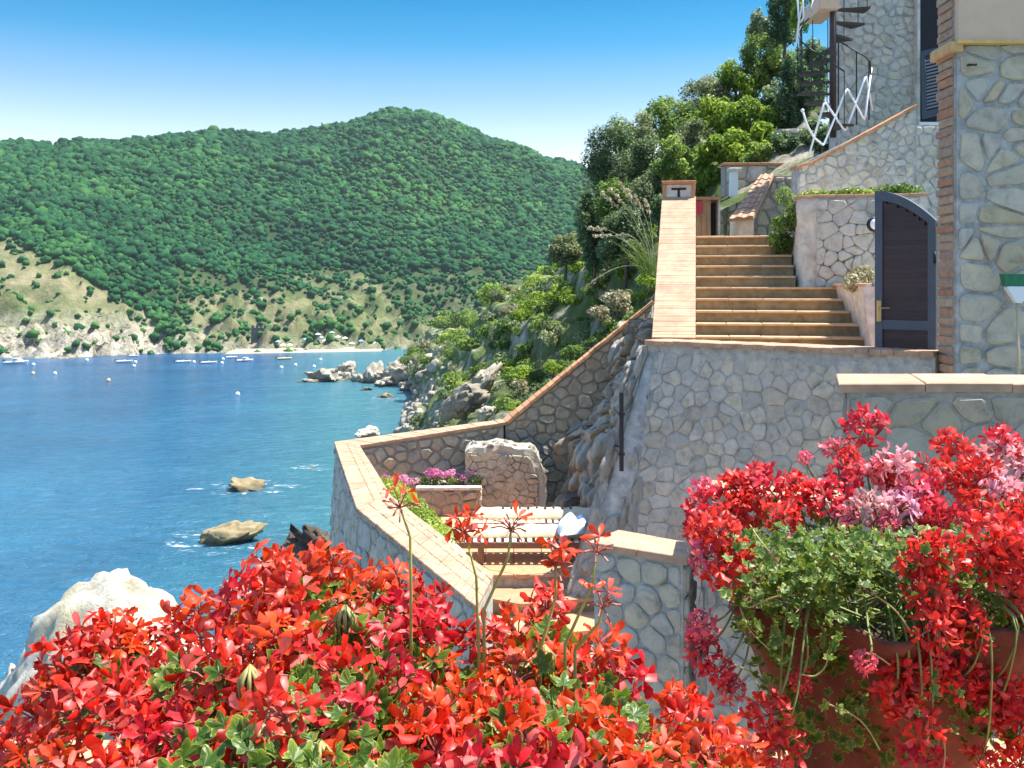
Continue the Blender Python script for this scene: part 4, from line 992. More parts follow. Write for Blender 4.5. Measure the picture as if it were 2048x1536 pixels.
# ------------------------------------------------------------------ house
hs_o = empty('house', P(1760, 620, 16.2), 'rustic stone house with brick quoins, beige plaster band and slate blue shutters', 'house')
d1 = 16.2; f1 = plane_fn((0, d1, 0), (1, 0, 0), (0, -1, 0))
def pf(px, py, d): 
    q = P(px, py, d); return (q.x, q.z)
pw = [pf(1595, 640, d1), pf(1900, 640, d1), pf(1900, 250, d1), pf(1832, 250, d1), pf(1832, 215, d1), pf(1595, 332, d1)]
w1 = prism(pw, f1, -.35, 0, 'wall', M['mortar'], hs_o)
stones([pf(1597, 640, d1), pf(1597, 334, d1), pf(1829, 218, d1), pf(1829, 640, d1)], .19, .175, f1, w1, M['stone'], 31, gap=.016, h=.02, relax=2)
stones([pf(1831, 640, d1), pf(1831, 252, d1), pf(1896, 252, d1), pf(1896, 640, d1)], .19, .175, f1, w1, M['stone'], 32, gap=.016, h=.02, relax=2)
# brick coping up the wing wall
a = P(1592, 330, d1); b_ = P(1625, 322, d1); c = P(1832, 209, d1)
for (s0, s1, sd) in ((a, b_, 1), (b_, c, 2)):
    brick_run(s0 + Vector((0, -.05, 0)), s0 + Vector((0, .38, 0)), s1 + Vector((0, .38, 0)), s1 + Vector((0, -.05, 0)), .05, .24, .5, w1, M['brick_red'], seed=sd, gap=.004)
d2 = 18.2; f2 = plane_fn((0, d2, 0), (1, 0, 0), (0, -1, 0))
w2 = prism([pf(1672, 360, d2), pf(1960, 360, d2), pf(1960, -120, d2), pf(1672, -120, d2)], f2, -.4, 0, 'wall', M['mortar'], hs_o)
stones([pf(1674, 330, d2), pf(1674, -110, d2), pf(1831, -110, d2), pf(1831, 330, d2)], .19, .175, f2, w2, M['stone'], 33, gap=.018, h=.02, relax=2)
# window column with shutter
d1_ = d1; d1 = d2 - .14; x0, x1 = P(1834, 0, d1).x, P(1896, 0, d1).x
mb = MB(); mb.box(x0, x0 + .05, d1 - .02, d1 + .2, P(0, 250, d1).z, P(0, -90, d1).z); mb.build('window_jamb', M['plaster'], hs_o)
win = MB(); win.box(x0 + .06, x1, d1 + .12, d1 + .2, P(0, 246, d1).z, P(0, -90, d1).z); wn = win.build('window', M['dark'], hs_o)
mb = MB(); mb.box(x0 + .02, x1, d1 - .06, d1 + .12, P(0, 251, d1).z, P(0, 245, d1).z); mb.build('sill', M['whitepaint'], wn)
mb = MB(); q0, q1 = P(1880, -60, d1 + .05), P(1892, 60, d1 + .05)
mb.add([(q0.x, q0.y, q0.z), (q1.x, q0.y - .03, q0.z), (q1.x + .03, q0.y + .02, q1.z), (q1.x - .03, q0.y, q1.z)], [(0, 1, 2, 3)]); mb.build('sky_reflection', M['skyblue'], wn)  # sky reflection in the window glass, drawn as a blue sheet
# louvred shutter standing open at an angle
TL, TR_, BR, BL = P(1843, 103, d1 - .05), P(1887, 92, d1 - .42), P(1886, 228, d1 - .42), P(1845, 238, d1 - .05)
sh = MB(); nrm = (TR_ - TL).cross(BL - TL).normalized()
if nrm.y > 0: nrm = -nrm
def sp(u, v, h=0.0): return TL.lerp(TR_, u).lerp(BL.lerp(BR, u), v) + nrm * h
def sbox(mb, u0, u1, v0, v1, h0, h1): mb.hexa([sp(u0, v0, h0), sp(u1, v0, h0), sp(u1, v1, h0), sp(u0, v1, h0)], [sp(u0, v0, h1), sp(u1, v0, h1), sp(u1, v1, h1), sp(u0, v1, h1)])
for u0, u1, v0, v1 in ((0, .16, 0, 1), (.84, 1, 0, 1), (.16, .84, 0, .08), (.16, .84, .9, 1)): sbox(sh, u0, u1, v0, v1, -.02, .02)
M['shutterpaint'] = simple('shutter_paint', (0.055, 0.08, 0.115), .5)
so = sh.build('shutter', M['shutterpaint'], hs_o)
for k in range(16):
    mb = MB(); v0 = .09 + .8 * k / 16
    mb.hexa([sp(.16, v0, -.015), sp(.84, v0, -.015), sp(.84, v0 + .008, -.015), sp(.16, v0 + .008, -.015)], [sp(.16, v0 + .03, .015), sp(.84, v0 + .03, .015), sp(.84, v0 + .038, .015), sp(.16, v0 + .038, .015)]); mb.build('slat', M['shutterpaint'], so)
d1 = d1_
# front pillar of big stones
d3 = 9.7; f3 = plane_fn((0, d3, 0), (1, 0, 0), (0, -1, 0))
w3 = prism([pf(1912, 900, d3), pf(2230, 900, d3), pf(2230, 85, d3), pf(1914, 85, d3)], f3, -.40, 0, 'pillar', M['mortar'], hs_o)
stones([pf(1914, 850, d3), pf(1915, 90, d3), pf(2200, 90, d3), pf(2200, 850, d3)], .34, .25, f3, w3, M['stone_big'], 41, gap=.024, h=.03, relax=1, dome=.86)
# beige plaster band above it
mb = MB(); q0, q1 = P(1912, 84, d3), P(2260, -150, d3); mb.box(q0.x, q1.x, d3 - .06, d3 + .40, q0.z, q1.z); mb.build('plaster_band', M['beige'], hs_o)
mb = MB(); mb.box(q0.x - .03, q1.x, d3 - .10, d3 + .3, q0.z - .035, q0.z - .002, .008); mb.build('band_edge', simple('bounce_lit_edge', (0.72, 0.45, 0.14), .8, var=.15, scale=8), hs_o)  # edge moulding; yellow bounce light is put into its colour
# brick quoin between house wall and pillar
xq = P(1913, 0, d3).x
mb = MB(); zt, zb = P(0, -120, d3).z, P(0, 900, d3).z; mb.box(xq - .012, xq + .03, d3 + .02, d3 + .37, zb, zt); qn = mb.build('quoin', M['mortar'], hs_o)
z = zb; k = 0; rr = random.Random(4)
while z < zt:
    hgt = rr.uniform(.064, .080); o1 = rr.uniform(.028, .045); y0 = d3 + .025 + rr.uniform(0, .012); y1 = d3 + (.375 if k % 2 else .345) + rr.uniform(-.01, .01)
    mb = MB(); mb.hexa([(xq + .02, y0, z), (xq + .02, y1, z), (xq + .02, y1, z + hgt), (xq + .02, y0, z + hgt)], [(xq - o1, y0, z), (xq - o1, y1, z), (xq - o1, y1, z + hgt), (xq - o1, y0, z + hgt)], .008)
    mb.build('brick', M['quoin'], qn); z += hgt + rr.uniform(.018, .028); k += 1
mb = MB(); zc = P(0, 106, d3).z; mb.box(xq - .09, xq + .03, d3 - .08, d3 + .40, zc, zc + .1, .02); mb.build('corbel', simple('corbel_ochre', (0.62, 0.36, 0.14), .8, var=.2, scale=10), hs_o)

# ------------------------------------------------------------------ half-arched gate leaf
G0, G1 = P(1752, 0, 10.75), P(1874, 0, 10.25); G0.z = G1.z = 0
gu = (G1 - G0); GW = gu.length; gu.normalize(); gn = Vector((gu.y, -gu.x, 0))
zt0 = P(0, 383, 10.75).z; zt1 = P(0, 441, 10.25).z; zb = -1.12
gate = empty('gate', (G0.x, G0.y, zb), 'open slate blue gate leaf with arched top and dark horizontal boards', 'gate')
def GP(u, z, h): 
    q = G0 + gu * u + gn * h; return Vector((q.x, q.y, z))
def arch(u):   # top outline, highest at the free (left) edge
    k = min(1, max(0, u / GW)); return zt1 + (zt0 - zt1) * math.sqrt(max(0, 1 - (k * .93) ** 2)) if False else zt0 - (zt0 - zt1) * (k ** 1.9)
fw = .085
def gbar(u0, u1, z0, z1, h0, h1, nm, mat, par_):
    mb = MB(); mb.hexa([GP(u0, z0, h0), GP(u1, z0, h0), GP(u1, z0, h1), GP(u0, z0, h1)], [GP(u0, z1(u0) if callable(z1) else z1, h0), GP(u1, z1(u1) if callable(z1) else z1, h0), GP(u1, z1(u1) if callable(z1) else z1, h1), GP(u0, z1(u0) if callable(z1) else z1, h1)])
    return mb.build(nm, mat, par_)
gbar(0, fw, zb, lambda u: arch(u) - .02, -.025, .025, 'stile', M['gatepaint'], gate)
gbar(GW - fw, GW, zb, lambda u: arch(u) - .03, -.025, .025, 'stile', M['gatepaint'], gate)
mb = MB(); n = 16; vs = []
for k in range(n + 1):
    u = GW * k / n
    for h, dz in ((-.03, 0), (.03, 0), (.03, -.10), (-.03, -.10)): vs.append(GP(u, arch(u) + dz, h))
mb.add(vs, [(4 * k + a, 4 * k + (a + 1) % 4, 4 * k + 4 + (a + 1) % 4, 4 * k + 4 + a) for k in range(n) for a in range(4)] + [(3, 2, 1, 0), tuple(4 * n + a for a in range(4))]); mb.build('arched_rail', M['gatepaint'], gate)
zr = P(0, 650, 10.5).z
gbar(fw, GW - fw, zr - .05, zr + .05, -.022, .022, 'rail', M['gatepaint'], gate); gbar(fw, GW - fw, zb, zb + .1, -.022, .022, 'rail', M['gatepaint'], gate)
mb = MB(); n = 14; vs = []
for k in range(n + 1):
    u = fw + (GW - 2 * fw) * k / n
    for h in (-.018, -.013): vs += [GP(u, zb + .05, h), GP(u, arch(u) - .05, h)]
mb.add(vs, [(4 * k, 4 * k + 1, 4 * k + 5, 4 * k + 4) for k in range(n)] + [(4 * k + 2, 4 * k + 6, 4 * k + 7, 4 * k + 3) for k in range(n)]); mb.build('back_panel', M['gatewood'], gate)
z = zb + .1
while z < zt0 - .1:
    ua, ub = fw, GW - fw
    if z + .05 > arch(ub) - .09:
        while ub > ua + .05 and arch(ub) - .09 < z + .05: ub -= .02
    if not (zr - .09 < z < zr + .05): gbar(ua, ub, z, z + .0485, -.012, .010 + random.uniform(-.002, .003), 'board', M['gatewood'], gate)
    z += .049
q = GP(.045, P(0, 620, 10.7).z, .03); mb = MB(); mb.box(q.x - .02, q.x + .02, q.y - .025, q.y, q.z - .12, q.z + .1); hd = mb.build('handle_plate', M['brass'], gate)
mb = MB(); mb.tube([q + Vector((0, -.02, .02)), q + Vector((0, -.07, .02)), q + Vector((.09, -.075, .02))], .01, 6); mb.build('lever', M['brass'], hd)
# round wall lamp left of the gate
q = P(1748, 449, 13.98); wl = empty('wall_lamp', q, 'round white bulkhead wall lamp with a black rim beside the gate', 'lamp')
mb = MB()
def disc(c, r0, prof, n=20):
    mb = MB(); vs = []
    for r_, h in prof:
        for k in range(n): a = 6.2832 * k / n; vs.append((c.x + r_ * math.cos(a), c.y - h, c.z + r_ * math.sin(a)))
    mb.add(vs, [(i * n + k, i * n + (k + 1) % n, (i + 1) * n + (k + 1) % n, (i + 1) * n + k) for i in range(len(prof) - 1) for k in range(n)] + [tuple(range((len(prof) - 1) * n, len(prof) * n))]); return mb
disc(q, 1, [(.105, 0), (.105, .05), (.08, .06)]).build('rim', M['iron'], wl, True)
disc(q, 1, [(.08, .045), (.07, .08), (.03, .1)]).build('glass', M['glass'], wl, True)

# ------------------------------------------------------------------ raised planters by the steps
pl = empty('raised_planter', S(2.1, 1.5, 0), 'tall rounded whitewashed planter wall beside the upper steps', 'planter')
zt, zb = P(0, 400, 14.7).z, Z0 + 4 * RISE
fr = []
uL = 1.44
for k in range(7): a = R(180 + 90 * k / 6); fr.append((uL + .28 + .28 * math.cos(a), 1.40 + .28 + .28 * math.sin(a)))
outl = fr + [(3.2, 1.40), (3.2, 3.6), (uL, 3.6)]
n = len(outl); rows_ = 14; V = []
for j in range(rows_):
    zz = zb - .3 + (zt - zb + .3) * j / (rows_ - 1)
    for (u, v) in outl: V.append(S(u + .03 * noise.noise(Vector((u * 3, v * 3, zz * 3))), v + .05 * noise.noise(Vector((u * 2.5, zz * 3, 4))) + (zt - zz) * -.03, zz))
mb = MB(); mb.add(V, [(j * n + i, j * n + (i + 1) % n, (j + 1) * n + (i + 1) % n, (j + 1) * n + i) for j in range(rows_ - 1) for i in range(n)] + [tuple((rows_ - 1) * n + i for i in range(n))])
mb.build('wall', M['plaster'], pl, False)
M['plaster_stone'] = stone_mat('whitewashed_rubble', [(0.60, 0.55, 0.47), (0.66, 0.60, 0.50), (0.56, 0.52, 0.46), (0.68, 0.63, 0.55)], 7, .8)
stones([(uL + .25, zb - .25), (3.1, zb - .25), (3.1, zt - .03), (uL + .25, zt - .03)], .23, .2, lambda u, v, h: S(u, 1.40 - (zt - v) * .03 - .02 - h, v), pl, M['plaster_stone'], 58, gap=.004, h=.026, relax=1, dome=.75)
# rim bricks
for i in range(len(fr) - 1):
    a, b_ = fr[i], fr[i + 1]; c0 = (uL + .28, 1.68)
    def inn(p_): l = math.hypot(p_[0] - c0[0], p_[1] - c0[1]); return (c0[0] + (p_[0] - c0[0]) * (.12 / l), c0[1] + (p_[1] - c0[1]) * (.12 / l))
    def outw(p_): return (c0[0] + (p_[0] - c0[0]) * 1.12, c0[1] + (p_[1] - c0[1]) * 1.12)
    o1, o2, i1, i2 = outw(a), outw(b_), inn(a), inn(b_)
    mb = MB(); mb.hexa([S(*o1, zt + .001), S(*o2, zt + .001), S(*i2, zt + .001), S(*i1, zt + .001)], [S(*o1, zt + .045), S(*o2, zt + .045), S(*i2, zt + .045), S(*i1, zt + .045)], .006); mb.build('rim_brick', M['brick_cap'], pl)
brick_run(S(uL + .28, 1.365, zt + .045), S(uL + .28, 1.56, zt + .045), S(3.2, 1.56, zt + .045), S(3.2, 1.365, zt + .045), .044, .24, .5, pl, M['brick_cap'], name='rim_brick', seed=9)
sp_ = empty('low_planter', S(2.5, .2, 0), 'small flared planter wall between the steps and the gate', 'planter')
mb = MB(); zt2 = .02
b4 = [S(2.21, -.62, -1.4), S(3.1, -.75, -1.4), S(3.1, 1.30, -1.4), S(2.21, 1.30, -1.4)]; t4 = [S(1.98 + .08, -.3, zt2), S(3.1, -.75, zt2), S(3.1, 1.30, zt2), S(1.93, 1.30, zt2)]
mb.hexa(b4, t4); mb.build('wall', M['plaster'], sp_)
brick_run(t4[0] + Vector((-.05, -.03, .04)), t4[0] + Vector((.12, 0, .04)), t4[3] + Vector((.12, 0, .04)), t4[3] + Vector((-.05, 0, .04)), .038, .2, .3, sp_, M['brick_cap'], name='rim_brick', seed=10)

def plant(name, cl, n, leaf, mat, label, cat='plant', seed=1, group=None, long=1.6, stems=4, up=.35):
    r = np.random.default_rng(seed); V, Fc, ti = leaf_cloud(cl, n, leaf, r, long=long, up=up)
    lo = np.array(V); base = Vector((float(np.mean(lo[:, 0])), float(np.mean(lo[:, 1])), float(lo[:, 2].min())))
    o = empty(name, base, label, cat, group)
    ob = bpy.data.objects.new('foliage', np_mesh('foliage', V - np.array(base), Fc, ti, False, M[mat])); ob.location = base; link(ob, o)
    for k in range(stems):
        cc, rad = cl[k % len(cl)]; mb = MB(); e = Vector(cc); a = e + Vector((0, 0, -rad[2])); mb.tube([a, a.lerp(e, .5) + Vector((.01, 0, 0)), e], [.012, .01, .005], 5); mb.build('stem', M['stem'], o)
    return o
def row_cl(A, B, n, rad, jit=.05, seed=0):
    r = random.Random(seed); A, B = Vector(A), Vector(B)
    return [(np.array(A.lerp(B, (k + .5) / n) + Vector((r.uniform(-jit, jit), r.uniform(-jit, jit), r.uniform(-jit, jit)))), tuple(a * r.uniform(.75, 1.25) for a in rad)) for k in range(n)]
plant('creeper', row_cl(S(1.38, 1.75, zt + .05), S(1.30, 2.3, zt - .75), 14, (.15, .16, .14), .12, 1), 2600, .05, 'leaf_mid', 'dark green creeper hanging down the rounded corner of the tall planter', 'creeper', 5)
plant('trailing_plant', row_cl(S(1.45, 1.6, zt + .06), S(2.4, 1.55, zt + .08), 9, (.16, .14, .05), .03, 2), 1500, .045, 'leaf_lime', 'lime yellow trailing plant along the rim of the tall planter', 'plant', 6)
plant('rim_shrub', row_cl(S(2.4, 1.8, zt + .1), S(3.1, 1.8, zt + .12), 6, (.15, .14, .08), .03, 3), 1100, .05, 'leaf_mid', 'green low plant at the gate end of the tall planter', 'plant', 7)
plant('dry_plant', row_cl(S(2.0, .0, zt2 + .05), S(2.25, .9, zt2 + .16), 8, (.13, .14, .12), .05, 4), 1500, .05, 'leaf_straw', 'straw coloured dry plant in the small planter beside the gate', 'plant', 8, up=.1)

# ------------------------------------------------------------------ spiral stair, railings
q = P(1666, 0, 17.1); zlo, zhi = P(0, 275, 17.1).z, P(0, -90, 17.1).z
spi = empty('spiral_staircase', (q.x, q.y, zlo), 'dark iron spiral staircase with open treads against the upper house wall', 'staircase')
mb = MB(); mb.tube([(q.x, q.y, zlo), (q.x, q.y, zhi)], .055, 10); mb.build('pole', M['rustiron'], spi, True)
n = 15; rad = .60
for k in range(n):
    a0 = R(-75 - 27 * k); a1 = a0 - R(30); z = zlo + .1 + k * .205
    mb = MB(); v = lambda a, r_: (q.x + r_ * math.cos(a), q.y + r_ * math.sin(a))
    p4 = [v(a0, .05), v(a0, rad), v(a1, rad), v(a1, .05)]; mb.hexa([(*w_, z) for w_ in p4], [(*w_, z + .04) for w_ in p4]); td = mb.build('tread', M['rustiron'], spi)
    mb = MB(); am = (a0 + a1) / 2; e = v(am, rad - .02); mb.tube([(*e, z), (*e, z + .9)], .008, 5); mb.build('baluster', M['iron'], td)
mb = MB(); mb.tube([(q.x + (rad - .02) * math.cos(R(-90 - 27 * k)), q.y + (rad - .02) * math.sin(R(-90 - 27 * k)), zlo + 1.0 + k * .205) for k in range(n)], .014, 6); mb.build('handrail', M['iron'], spi, True)
mb = MB(); a, b_ = P(1628, 30, 17.3), P(1664, -40, 17.3); mb.box(a.x, b_.x, 16.9, 17.9, a.z, a.z + .25); mb.build('upper_landing', M['beige'], spi)
# dark curved railing at the foot of the spiral stair
rl = empty('iron_railing', P(1710, 200, 16.8), 'thin dark curved iron railing beside the foot of the spiral staircase', 'railing')
top = [P(1677, 83, 16.9), P(1690, 89, 16.8), P(1713, 103, 16.7), P(1730, 113, 16.65), P(1740, 124, 16.65), P(1742, 150, 16.65)]
mb = MB(); mb.tube(top, .013, 6); mb.build('handrail', M['iron'], rl, True)
for px, y0, y1 in ((1677, 83, 255), (1713, 103, 250), (1738, 120, 240)):
    mb = MB(); mb.tube([P(px, y0, 16.75), P(px, y1, 16.75)], .012, 6); mb.build('post', M['iron'], rl)
# white zigzag railings
def spline(pts, k=6):
    out = []
    for i in range(len(pts) - 1):
        p0, p1, p2, p3 = pts[max(i - 1, 0)], pts[i], pts[i + 1], pts[min(i + 2, len(pts) - 1)]
        for j in range(k):
            t_ = j / k; out.append(0.5 * ((2 * p1) + (p2 - p0) * t_ + (2 * p0 - 5 * p1 + 4 * p2 - p3) * t_ ** 2 + (3 * p1 - p0 - 3 * p2 + p3) * t_ ** 3))
    out.append(pts[-1]); return out
def rounded(pts, k=.16):
    out = [pts[0]]
    for i in range(1, len(pts) - 1):
        a, b_, c_ = pts[i - 1], pts[i], pts[i + 1]; out += [b_.lerp(a, k), b_.lerp(a, k * .35).lerp(b_.lerp(c_, k * .35), .25), b_.lerp(c_, k * .35).lerp(b_.lerp(a, k * .35), .25), b_.lerp(c_, k)]
    return out + [pts[-1]]
zz = empty('zigzag_railing', P(1625, 322, d1 + .1), 'white bent tube zigzag railing along the slanting wall coping', 'railing')
dz = lambda px: d1 + .05 + (px - 1605) / 140 * .5
A_ = [(1605, 221), (1614, 250), (1628, 275), (1647, 291), (1694, 176), (1729, 242), (1743, 136)]
B_ = [(1617, 314), (1649, 202), (1691, 264), (1732, 150), (1745, 222)]
for pts, k in ((A_, .1), (B_, .14)):
    mb = MB(); mb.tube(rounded([P(x, y, dz(x)) for x, y in pts], k), .017, 7); mb.build('bent_tube', M['whitepaint'], zz, True)
mb = MB(); disc_ = P(1605, 221, dz(1605)); mb.lathe(disc_ - Vector((0, 0, .03)), [(.005, 0), (.03, .015), (.03, .045), (.005, .06)], 10); mb.build('end_knob', M['whitepaint'], zz, True)
zz = empty('zigzag_railing', P(1592, 90, 17.6), 'white bent tube railing high up left of the spiral staircase', 'railing')
for pts in ([(1592, -40), (1598, 40), (1593, 88)], [(1598, 40), (1612, -20), (1622, 22), (1634, -30)], [(1600, 45), (1607, 35), (1605, -40)]):
    mb = MB(); mb.tube([P(x, y, 17.0) for x, y in pts], .017, 6); mb.build('bent_tube', M['whitepaint'], zz, True)

# ------------------------------------------------------------------ things behind the top of the steps
uw = empty('upper_wall', P(1530, 470, 20.5), 'shaded stone garden wall with coping behind the top of the steps', 'wall')
d5 = 20.5; f5 = plane_fn((0, d5, 0), (1, 0, 0), (0, -1, 0))
cr_ = prism([pf(1390, 520, d5), pf(1640, 520, d5), pf(1640, 328, d5), pf(1450, 328, d5), pf(1450, 400, d5), pf(1390, 400, d5)], f5, -.4, 0, 'core', M['mortar_warm'], uw)
stones([pf(1452, 500, d5), pf(1452, 330, d5), pf(1620, 330, d5), pf(1620, 500, d5)], .33, .27, f5, uw, M['stone'], 51, gap=.02, h=.035)
stones([pf(1392, 500, d5), pf(1392, 402, d5), pf(1448, 402, d5), pf(1448, 500, d5)], .28, .25, f5, uw, M['stone'], 52, gap=.02, h=.035)
brick_run(P(1446, 325, d5 - .06), P(1446, 325, d5 - .06) + Vector((0, .4, 0)), P(1625, 325, d5 - .06) + Vector((0, .4, 0)), P(1625, 325, d5 - .06), .05, .26, .5, uw, M['brick_red'], name='coping_brick', seed=12)
bw = empty('block_wall', P(1590, 330, 22), 'grey stone block wall between the dark trees and the spiral staircase', 'wall')
d6 = 22.0; f6 = plane_fn((0, d6, 0), (1, 0, 0), (0, -1, 0))
prism([pf(1560, 340, d6), pf(1680, 340, d6), pf(1680, 252, d6), pf(1560, 258, d6)], f6, -.4, 0, 'core', M['mortar'], bw)
stones([pf(1562, 338, d6), pf(1562, 260, d6), pf(1660, 254, d6), pf(1660, 338, d6)], .40, .32, f6, bw, M['stone'], 53, gap=.02, h=.05)
wp = P(1467, 380, 20.0); po = empty('white_post', wp, 'stubby whitewashed post under the bright tree behind the steps', 'post')
mb = MB(); mb.box(wp.x - .07, wp.x + .07, wp.y - .1, wp.y + .1, wp.z - .25, wp.z + .36); mb.build('shaft', M['whitepaint'], po)
mb = MB(); mb.box(wp.x - .10, wp.x + .14, wp.y - .13, wp.y + .13, wp.z + .36, wp.z + .43, .01); mb.build('cap', M['plaster'], po)
# outdoor oven hut with a steep tiled roof
ov = empty('oven_hut', P(1500, 470, 17.8), 'small masonry oven hut with a steep sunlit tiled roof at the stair top', 'oven')
A, B = P(1460, 437, 17.6), P(1507, 433, 17.6); C, D = P(1547, 349, 18.5), P(1522, 349, 18.7)
mb = MB(); up_ = Vector((0, 0, -.06)); mb.hexa([A + up_, B + up_, C + up_, D + up_], [A, B, C, D]); rfp = mb.build('roof', M['brick_cap'], ov)
nrm = (B - A).cross(D - A).normalized()
if nrm.z < 0: nrm = -nrm
for j in range(9):
    for k in range(4):
        u0, u1 = k / 4 + .01, (k + 1) / 4 - .01; v0, v1 = j / 9 - .03, (j + 1) / 9
        fr_ = lambda u, v, h: A.lerp(B, u).lerp(D.lerp(C, u), v) + nrm * h
        mb = MB(); mid = []
        n = 5
        for i in range(n + 1):
            u = u0 + (u1 - u0) * i / n; bow = .022 * math.sin(math.pi * i / n) * (1 if k in (1, 3) else -.5)
            mid += [fr_(u, v0, .034 + bow), fr_(u, v1, .012 + bow), fr_(u, v0, .016 + bow)]
        mb.add(mid, [(3 * i, 3 * i + 3, 3 * i + 4, 3 * i + 1) for i in range(n)] + [(3 * i + 2, 3 * i + 5, 3 * i + 3, 3 * i) for i in range(n)]); mb.build('roof_tile', M['brick_cap'], rfp)
mb = MB(); a, b_ = P(1472, 436, 17.8), P(1506, 470, 17.8); mb.box(a.x, b_.x, 17.75, 18.3, b_.z - .2, a.z - .02); mb.build('base', M['plaster'], ov)
f7 = plane_fn((0, 18.55, 0), (1, 0, 0), (0, -1, 0))
sw = prism([pf(1506, 480, 18.55), pf(1600, 480, 18.55), pf(1600, 352, 18.55), pf(1546, 352, 18.55), pf(1508, 432, 18.55)], f7, -.5, 0, 'side_wall', M['mortar_warm'], ov)
stones([pf(1512, 478, 18.55), pf(1598, 478, 18.55), pf(1598, 354, 18.55), pf(1550, 354, 18.55), pf(1514, 430, 18.55)], .26, .22, f7, sw, M['stone_warm'], 54, h=.03)
# wooden gas cabinet with a red cloth
cb = empty('cabinet', P(1415, 468, 17.9), 'weathered wooden outdoor cabinet with a red cloth hung on it behind the stair parapet', 'cabinet')
for k, (a, b_, mt) in enumerate(((1391, 1402, 'woodbox'), (1402.5, 1412, 'woodbox'), (1412.5, 1421, 'woodbox'), (1436, 1440, 'plaster'))):
    p0, p1 = P(a, 400, 17.9), P(b_, 472, 17.9); mb = MB(); mb.box(p0.x, p1.x, 17.88 - .01 * (k % 2), 18.3, p1.z, p0.z); mb.build('plank', M[mt], cb)
p0, p1 = P(1421, 404, 18.0), P(1436, 472, 18.0); mb = MB(); mb.box(p0.x, p1.x, 18.1, 18.3, p1.z, p0.z); mb.build('door_opening', M['dark'], cb)
p0, p1 = P(1388, 399.5, 17.85), P(1442, 394, 17.85); mb = MB(); mb.box(p0.x, p1.x, 17.82, 18.35, p0.z, p1.z); mb.build('top', M['brick_red'], cb)
mb = MB(); vs = []
for i in range(9):
    for j in range(7):
        a = P(1391 + 14 * i / 8, 402 + 26 * j / 6, 17.86); vs.append((a.x, a.y - .01 + .018 * math.sin(i * 1.9 + j * .2), a.z + (.02 * math.sin(i) if j == 6 else 0)))
mb.add(vs, [(i * 7 + j, i * 7 + j + 1, i * 7 + 8 + j, i * 7 + 7 + j) for i in range(8) for j in range(6)])
mb.build('red_cloth', M['redcloth'], None, True, label='red cloth hung over the edge of the wooden cabinet', cat='cloth')

# ------------------------------------------------------------------ sunbathing terrace
ZP, ZF = -2.47, -3.4
fq = [(-.9, 11.95), (1.9, 11.95), (1.9, 16.2), (-2.3, 15.9), (-1.5, 12.2)]; n = 5
mb = MB(); mb.add([(*a, ZF - .35) for a in fq] + [(*a, ZF - .03) for a in fq], [tuple(range(n, 2 * n))] + [(i, (i + 1) % n, n + (i + 1) % n, n + i) for i in range(n)]); tf = mb.build('terrace_floor', M['mortar_warm'], None, kind='structure', label='terracotta tiled sunbathing terrace floor')
for i in range(13):
    for j in range(13):
        x, y = -2.5 + i * .36, 11.92 + j * .40
        if x > 1.6 or x < -2.35 + (15.9 - y) * .235 or y > 15.6: continue
        mb = MB(); dz_ = random.uniform(-.002, .002); mb.box(x + .004, x + .356, y + .004, y + .396, ZF - .03, ZF + dz_, .006); mb.build('floor_tile', M['tile'], tf)
tp = empty('terrace_parapet', (-1.6, 12, -6), 'wide terracotta topped parapet bending round the sunbathing terrace', 'wall')
O = [(-2.86, 16.15), (-1.75, 11.3), (-.27, 7.78)]; I = [(-2.38, 15.75), (-1.43, 11.95), (-.16, 8.66)]
for k in range(2):
    A, B, C, D = [Vector((*p_, ZP)) for p_ in (O[k], I[k], I[k + 1], O[k + 1])]
    brick_run(A, B, C, D, .05, .13, .26, tp, M['brick_cap'], seed=60 + k, gap=.004)
    dn = Vector((0, 0, 1)); e1, e2 = (B - A).normalized() * .04, (C - D).normalized() * .04
    mb = MB(); mb.hexa([A + e1 - dn * 4.5 - e1 * 5, B - e1 - dn * 4.5, C - e2 - dn * 4.5, D + e2 - dn * 4.5 - e2 * 5], [A + e1 - dn * .045, B - e1 - dn * .045, C - e2 - dn * .045, D + e2 - dn * .045]); cr_ = mb.build('core', M['mortar'], tp)
    Ov = A - dn * .06; Uv = (D - A); Nv = Vector((Uv.y, -Uv.x, 0)).normalized(); Nv = Nv if Nv.x < 0 else -Nv
    fo_ = (lambda O_, U_, N_: lambda u, v, h: O_ + U_.normalized() * u + N_ * (h - .03 - .045 * v) + Vector((0, 0, v)))(Ov, Uv, Nv)
    stones([(0.02, -.02), (Uv.length, -.02), (Uv.length, -2.6), (0.02, -2.6)], .30, .26, fo_, tp, M['stone'], 61 + k, gap=.02, h=.03)
